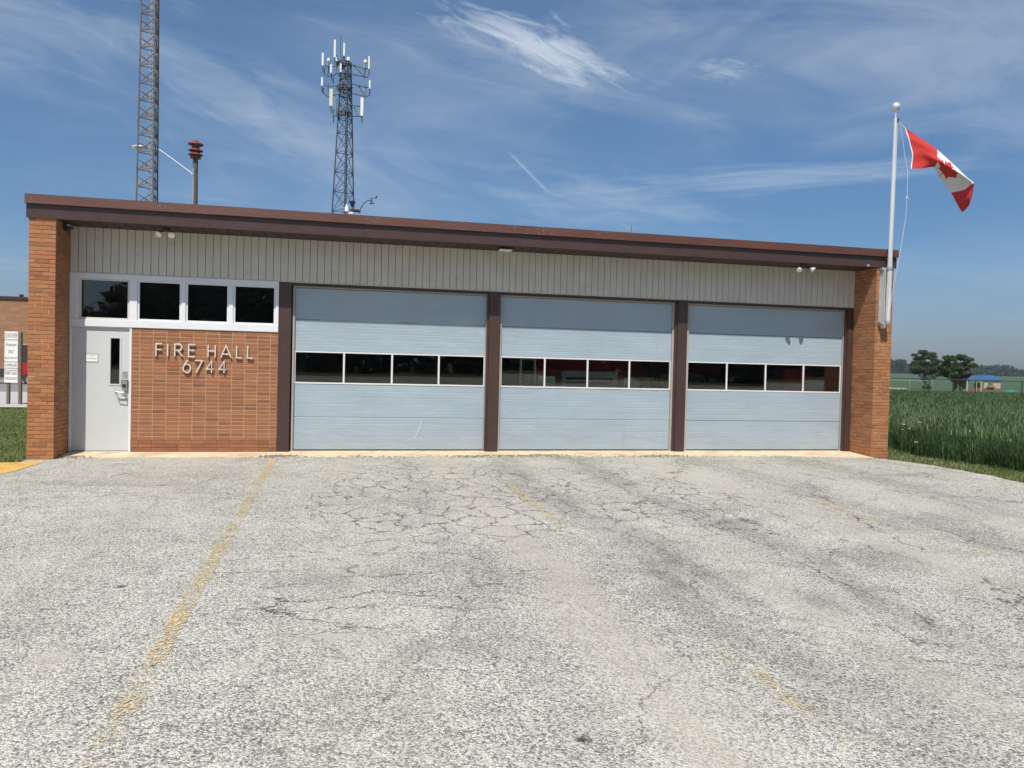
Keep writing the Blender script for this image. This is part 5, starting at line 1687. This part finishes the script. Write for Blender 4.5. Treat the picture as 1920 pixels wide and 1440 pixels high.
# ------------------------------------------------------------------ trees
def tree(name, label, cat, loc, H, R, trunk_h, trunk_r, nleaf, leafsize, m, seed, lobes=14, squash=0.7, group=None, low=0.25):
    t = thing(name, label, cat, loc, group)
    rn = random.Random(seed); r_ = np.random.default_rng(seed)
    L = Vector(loc)
    cz = (trunk_h * .75 + H) / 2; rz = (H - trunk_h * .75) / 2
    tb = MB(); top = L + Vector((rn.uniform(-.05, .05) * H, rn.uniform(-.05, .05) * H, H * 0.72))
    tb.tube([L, L + Vector((0.01 * H, 0, trunk_h * .6)), L + Vector((0.0, 0.01 * H, trunk_h)), top], [trunk_r * 1.2, trunk_r, trunk_r * .8, trunk_r * .2], 8)
    cents = []
    for k in range(lobes):
        a = k * 2.39996 + rn.uniform(-.4, .4); el = math.asin(min(1, max(-1, -0.7 + 1.7 * (k + .5) / lobes + rn.uniform(-.12, .12)))); rad = rn.uniform(0.55, 0.95) if k % 4 else rn.uniform(0.1, 0.5)
        c = Vector((math.cos(a) * math.cos(el) * R * rad, math.sin(a) * math.cos(el) * R * rad, cz + math.sin(el) * rz * rad))
        if c.z < H * low: c.z = H * low + rn.uniform(0, .1) * H
        cents.append((c, rn.uniform(0.16, 0.36) * R))
        s = L + Vector((0, 0, trunk_h * rn.uniform(.75, 1.3)))
        if k % 2 == 0: tb.tube([s, (s + L + c) / 2 + Vector((0, 0, -.04 * H)), L + c], [trunk_r * .45, trunk_r * .3, trunk_r * .08], 5)
    tb.build('trunk', M['bark'], t, smooth=True, origin=loc)
    w = np.array([c[1] ** 2 for c in cents]); w = w / w.sum()
    idx = r_.choice(len(cents), nleaf, p=w)
    C_ = np.array([tuple(c[0]) for c in cents])[idx]; Rr = np.array([c[1] for c in cents])[idx]
    v = r_.normal(0, 1, (nleaf, 3)); v /= np.linalg.norm(v, axis=1)[:, None]
    rad = r_.random(nleaf) ** 0.45
    P = C_ + v * (Rr * rad)[:, None] * (1, 1, squash) + np.array(tuple(L))
    leaf_cloud('crown', P, leafsize, m, t, r_, loc)
    return t


def leaf_cloud(name, P, size, m, parent, r_, origin):
    N = len(P)
    a = r_.normal(0, 1, (N, 3)); a /= np.linalg.norm(a, axis=1)[:, None]
    b = r_.normal(0, 1, (N, 3)); b -= a * (a * b).sum(1)[:, None]; b /= np.linalg.norm(b, axis=1)[:, None]
    s = (size * r_.uniform(.6, 1.3, N))[:, None]
    V = np.stack([P - a * s, P + b * s * .55, P + a * s, P - b * s * .55], 1) - np.array(origin)
    me = np_mesh(name, V.reshape(-1, 3), np.arange(N)[:, None] * 4 + np.array([[0, 1, 2, 3]]))
    at = me.attributes.new('rnd', 'FLOAT', 'POINT'); at.data.foreach_set('value', np.repeat(r_.random(N), 4).astype(np.float32))
    me.materials.append(m)
    if parent is None:
        ob = bpy.data.objects.new(name, me); COL.objects.link(ob); ob.location = origin; WORLD[ob.name] = Vector(origin); return ob
    return link(name, me, parent, origin)


tree('leafy_tree', 'rounded leafy tree, the left of the pair beyond the fence', 'tree', (85.5, 79.8, ground_z(79.8)), 5.7, 2.2, 0.9, 0.14, 11000, 0.125, M['leaf'], 21, 52, 0.50, low=.22)
tree('leafy_tree', 'spreading tree right of the pair, beside the blue-roofed playhouse', 'tree', (66.2, 53.3, ground_z(53)), 4.15, 1.75, 1.2, 0.12, 8500, 0.105, M['leaf'], 34, 40, 0.45, low=.42)
tree('dark_shrub', 'dark columnar shrub left of the blue-roofed playhouse', 'shrub', (66.75, 53.0, ground_z(53)), 2.5, 0.62, 0.2, 0.06, 8000, 0.11, M['leaf_dark'], 55, 26, 1.5, low=.08)
tree('dark_shrub', 'low dark mounded bush by the white-posted fence', 'shrub', (74.7, 66.7, ground_z(66)), 0.62, 0.62, 0.1, 0.03, 2500, 0.07, M['leaf_dark'], 77, 10, 0.6, low=.15)
for i, (x, y, H, R) in enumerate([(352, 421, 9.2, 3.3), (362, 424, 9.8, 4.2), (373, 424, 7.6, 4.5), (384, 420, 7.4, 4.6), (396, 415, 6.2, 5.0)]):
    tree('far_tree', 'hazy round tree far off, %s along the field from the pier' % ['first', 'second', 'third', 'fourth', 'fifth'][i], 'tree', (x, y, ground_z(y) - .2), H, R, 1.5, .25, 1500, 0.75, M['leaf_far'], 90 + i, 12, .9, 'far trees beyond the field', low=.1)


def wood(name, label, x0, x1, y_fn, zb, hfn, n, size, m, seed, depth=14):
    r_ = np.random.default_rng(seed)
    x = x0 + r_.random(n) * (x1 - x0)
    h = np.array([hfn(float(v)) for v in x])
    y = np.array([y_fn(float(v)) for v in x]) + r_.random(n) * depth
    z = zb + r_.random(n) ** 0.8 * h * (1 + 0.10 * np.sin(x * 1.7 + y))
    ob = leaf_cloud(name, np.stack([x, y, z], 1), size, m, None, r_, ((x0 + x1) / 2, y_fn((x0 + x1) / 2), zb))
    return stuff(ob, label, 'trees')


bumpy = lambda x: 4.9 + 1.0 * math.sin(x * 0.21) + 0.7 * math.sin(x * 0.53 + 1) + (2.0 * math.exp(-((x - 414) / 6.5) ** 2)) + 1.4 * math.exp(-((x - 431) / 4.0) ** 2)
wood('far_wood', 'low dark woodland on the horizon beyond the field', 398, 640, lambda x: 412 - (x - 400) * 0.2, ground_z(410) - .3, bumpy, 26000, 0.9, M['leaf_far'], 12)
wood('far_wood', 'far strip of woodland seen between the pier and the trees', 330, 400, lambda x: 432.0, ground_z(432) - .3, lambda x: 5.2 + 1.2 * math.sin(x * .5), 9000, 0.9, M['leaf_far'], 15)
# trees across the road, mirrored in the panes
hb_ = lambda x: (13.5 + 2.5 * math.sin(x * .16) + 1.6 * math.sin(x * .47)) * (1.0 if x > -17 else max(0.35, 1.0 - (-17 - x) * 0.12)) 
wood('roadside_wood', 'tall dark trees across the road reflected in the panes', -130, 150, lambda x: -96.0, ground_z(-96) - .2, hb_, 60000, 0.85, M['leaf_dark'], 19, depth=16)

# ------------------------------------------------------------------ fences and playground beyond the crop
def fence(label, p0, p1, n, h, r, m, top_only=False, mesh_wires=True):
    a = Vector(p0); b = Vector(p1)
    t = thing('chain_link_fence' if mesh_wires else 'post_fence', label, 'fence', (a + b) / 2)
    for k in range(n + 1):
        p = a.lerp(b, k / n); MB().cyl(p, p + Vector((0, 0, h + .02)), r, n=8).build('post', m, t)
    MB().cyl(a + Vector((0, 0, h)), b + Vector((0, 0, h)), r * .8, n=6).build('top_rail', m, t)
    if mesh_wires:
        L_ = (b - a).length; dv = (b - a).normalized(); mb = MB(); s = 0.0
        while s < L_:
            for sg_ in (1, -1):
                e = s + sg_ * (h - .1)
                e0 = min(max(e, 0), L_); zf = abs(e0 - s) / (h - .1)
                p = a + dv * s; q = a + dv * e0
                mb.cyl(p + Vector((0, 0, .05)), q + Vector((0, 0, .05 + (h - .1) * zf)), 0.0022, n=3, caps=False)
            s += 0.075
        stuff(mb.build('wire_mesh', m, t))
    return t


fence('dark green chain link fence beyond the crop', (37.0, 31.2, 0), (58.0, 26.4, 0), 7, 1.50, 0.035, M['fence_green'])
fence('pale post and rail fence in the distance beside the pier', (60.5, 59.7, 0), (67.83, 58.04, 0), 3, 1.22, 0.035, M['galv'], mesh_wires=False)
ph = thing('playhouse', 'small cream playhouse with blue canopy roof beyond the fence', 'playhouse', (62.5, 45.9, 0.0))
e1 = Vector((0.74, -0.673, 0)); e2 = Vector((0.673, 0.74, 0)); o = Vector((61.25, 46.3, 0.0))
Mp = Matrix(((e1.x, e2.x, 0, o.x), (e1.y, e2.y, 0, o.y), (0, 0, 1, 0), (0, 0, 0, 1)))


def php(mb, name, key, parent=ph): mb.xform(Mp); return mb.build(name, M[key], parent)


for xx, yy in ((0.05, 0.0), (0.75, 0.0), (1.15, 0.0), (0.05, 1.4), (2.6, 1.4)):
    php(MB().box(xx - .06, xx + .06, yy - .06, yy + .06, 0, 1.5), 'post', 'play_cream')
wl = MB().box(1.35, 1.68, 0, .06, .75, 1.5); wl.box(2.05, 2.65, 0, .06, .75, 1.5); wl.box(1.681, 2.049, 0, .06, .75, .98); wl.box(1.681, 2.049, 0, .06, 1.36, 1.5)
php(wl, 'wall', 'play_cream')
php(MB().box(2.60, 2.66, .061, 1.4, .75, 1.5), 'wall', 'play_cream')
php(MB().box(0.0, 2.66, .0, .07, .0, .749), 'lower_wall', 'play_brown')
php(MB().box(1.6, 2.2, -.12, -.001, .80, .92), 'window_ledge', 'play_red')
php(MB().prism([(0.0, 1.51), (2.75, 1.51), (2.25, 1.80), (1.95, 1.95), (1.05, 1.97), (0.78, 1.72), (0.10, 1.66)], -.15, 1.55), 'roof', 'blue_roof')
php(MB().box(0.6, 1.1, .4, 1.0, .75, 1.2), 'slide_tower', 'play_brown')
sbx = thing('sandbox_lid', 'low green plastic dome on the grass right of the playhouse', 'sandbox', (65.1, 45.3, 0.2))
lb = MB().lathe([(0.001, 0.30), (0.3, 0.27), (0.6, 0.16), (0.78, 0.02), (0.80, -0.2), (0.75, -.35)], (65.1, 45.3, 0.33), 20); lb.build('lid', M['green_plastic'], sbx, smooth=True)
MB().lathe([(0.82, -.36), (0.84, -.30), (0.80, -.28)], (65.1, 45.3, 0.33), 20).build('rim', M['green_plastic'], sbx)
rk = random.Random(13)
for k in range(6):
    x = 70.3 + k * 0.33 + rk.uniform(-.08, .08); y = 67.7 - k * .08; s = rk.uniform(.14, .24)
    mb = MB(); mb.lathe([(0.001, s * .9), (s * .7, s * .7), (s * 1.1, s * .15), (s, -s * .3)], (x, y, ground_z(y) + .08), 7)
    mb.v = [(a + rk.uniform(-.03, .03), b + rk.uniform(-.03, .03), c + rk.uniform(-.03, .03)) for a, b, c in mb.v]
    tag(mb.build('boulder', M['pale_stone'], None), 'pale boulder in the row beside the white-posted fence', 'boulder', 'pale boulders in a row')

# ------------------------------------------------------------------ thin summer haze over the fields
hz_mat = bpy.data.materials.new('haze_air'); hz_mat.use_nodes = True
nt_ = hz_mat.node_tree; nt_.nodes.clear()
o_ = nt_.nodes.new('ShaderNodeOutputMaterial'); v_ = nt_.nodes.new('ShaderNodeVolumePrincipled')
v_.inputs['Color'].default_value = (0.80, 0.88, 1.0, 1)
v_.inputs['Density'].default_value = 0.00035
v_.inputs['Anisotropy'].default_value = 0.3
nt_.links.new(v_.outputs[0], o_.inputs['Volume'])
hb2 = MB().box(-640, 940, -460, 1040, -2.5, 30.0)
hzo = hb2.build('haze', hz_mat, None, origin=(0, 0, 0)); stuff(hzo, 'thin pale summer haze over the fields', 'haze')
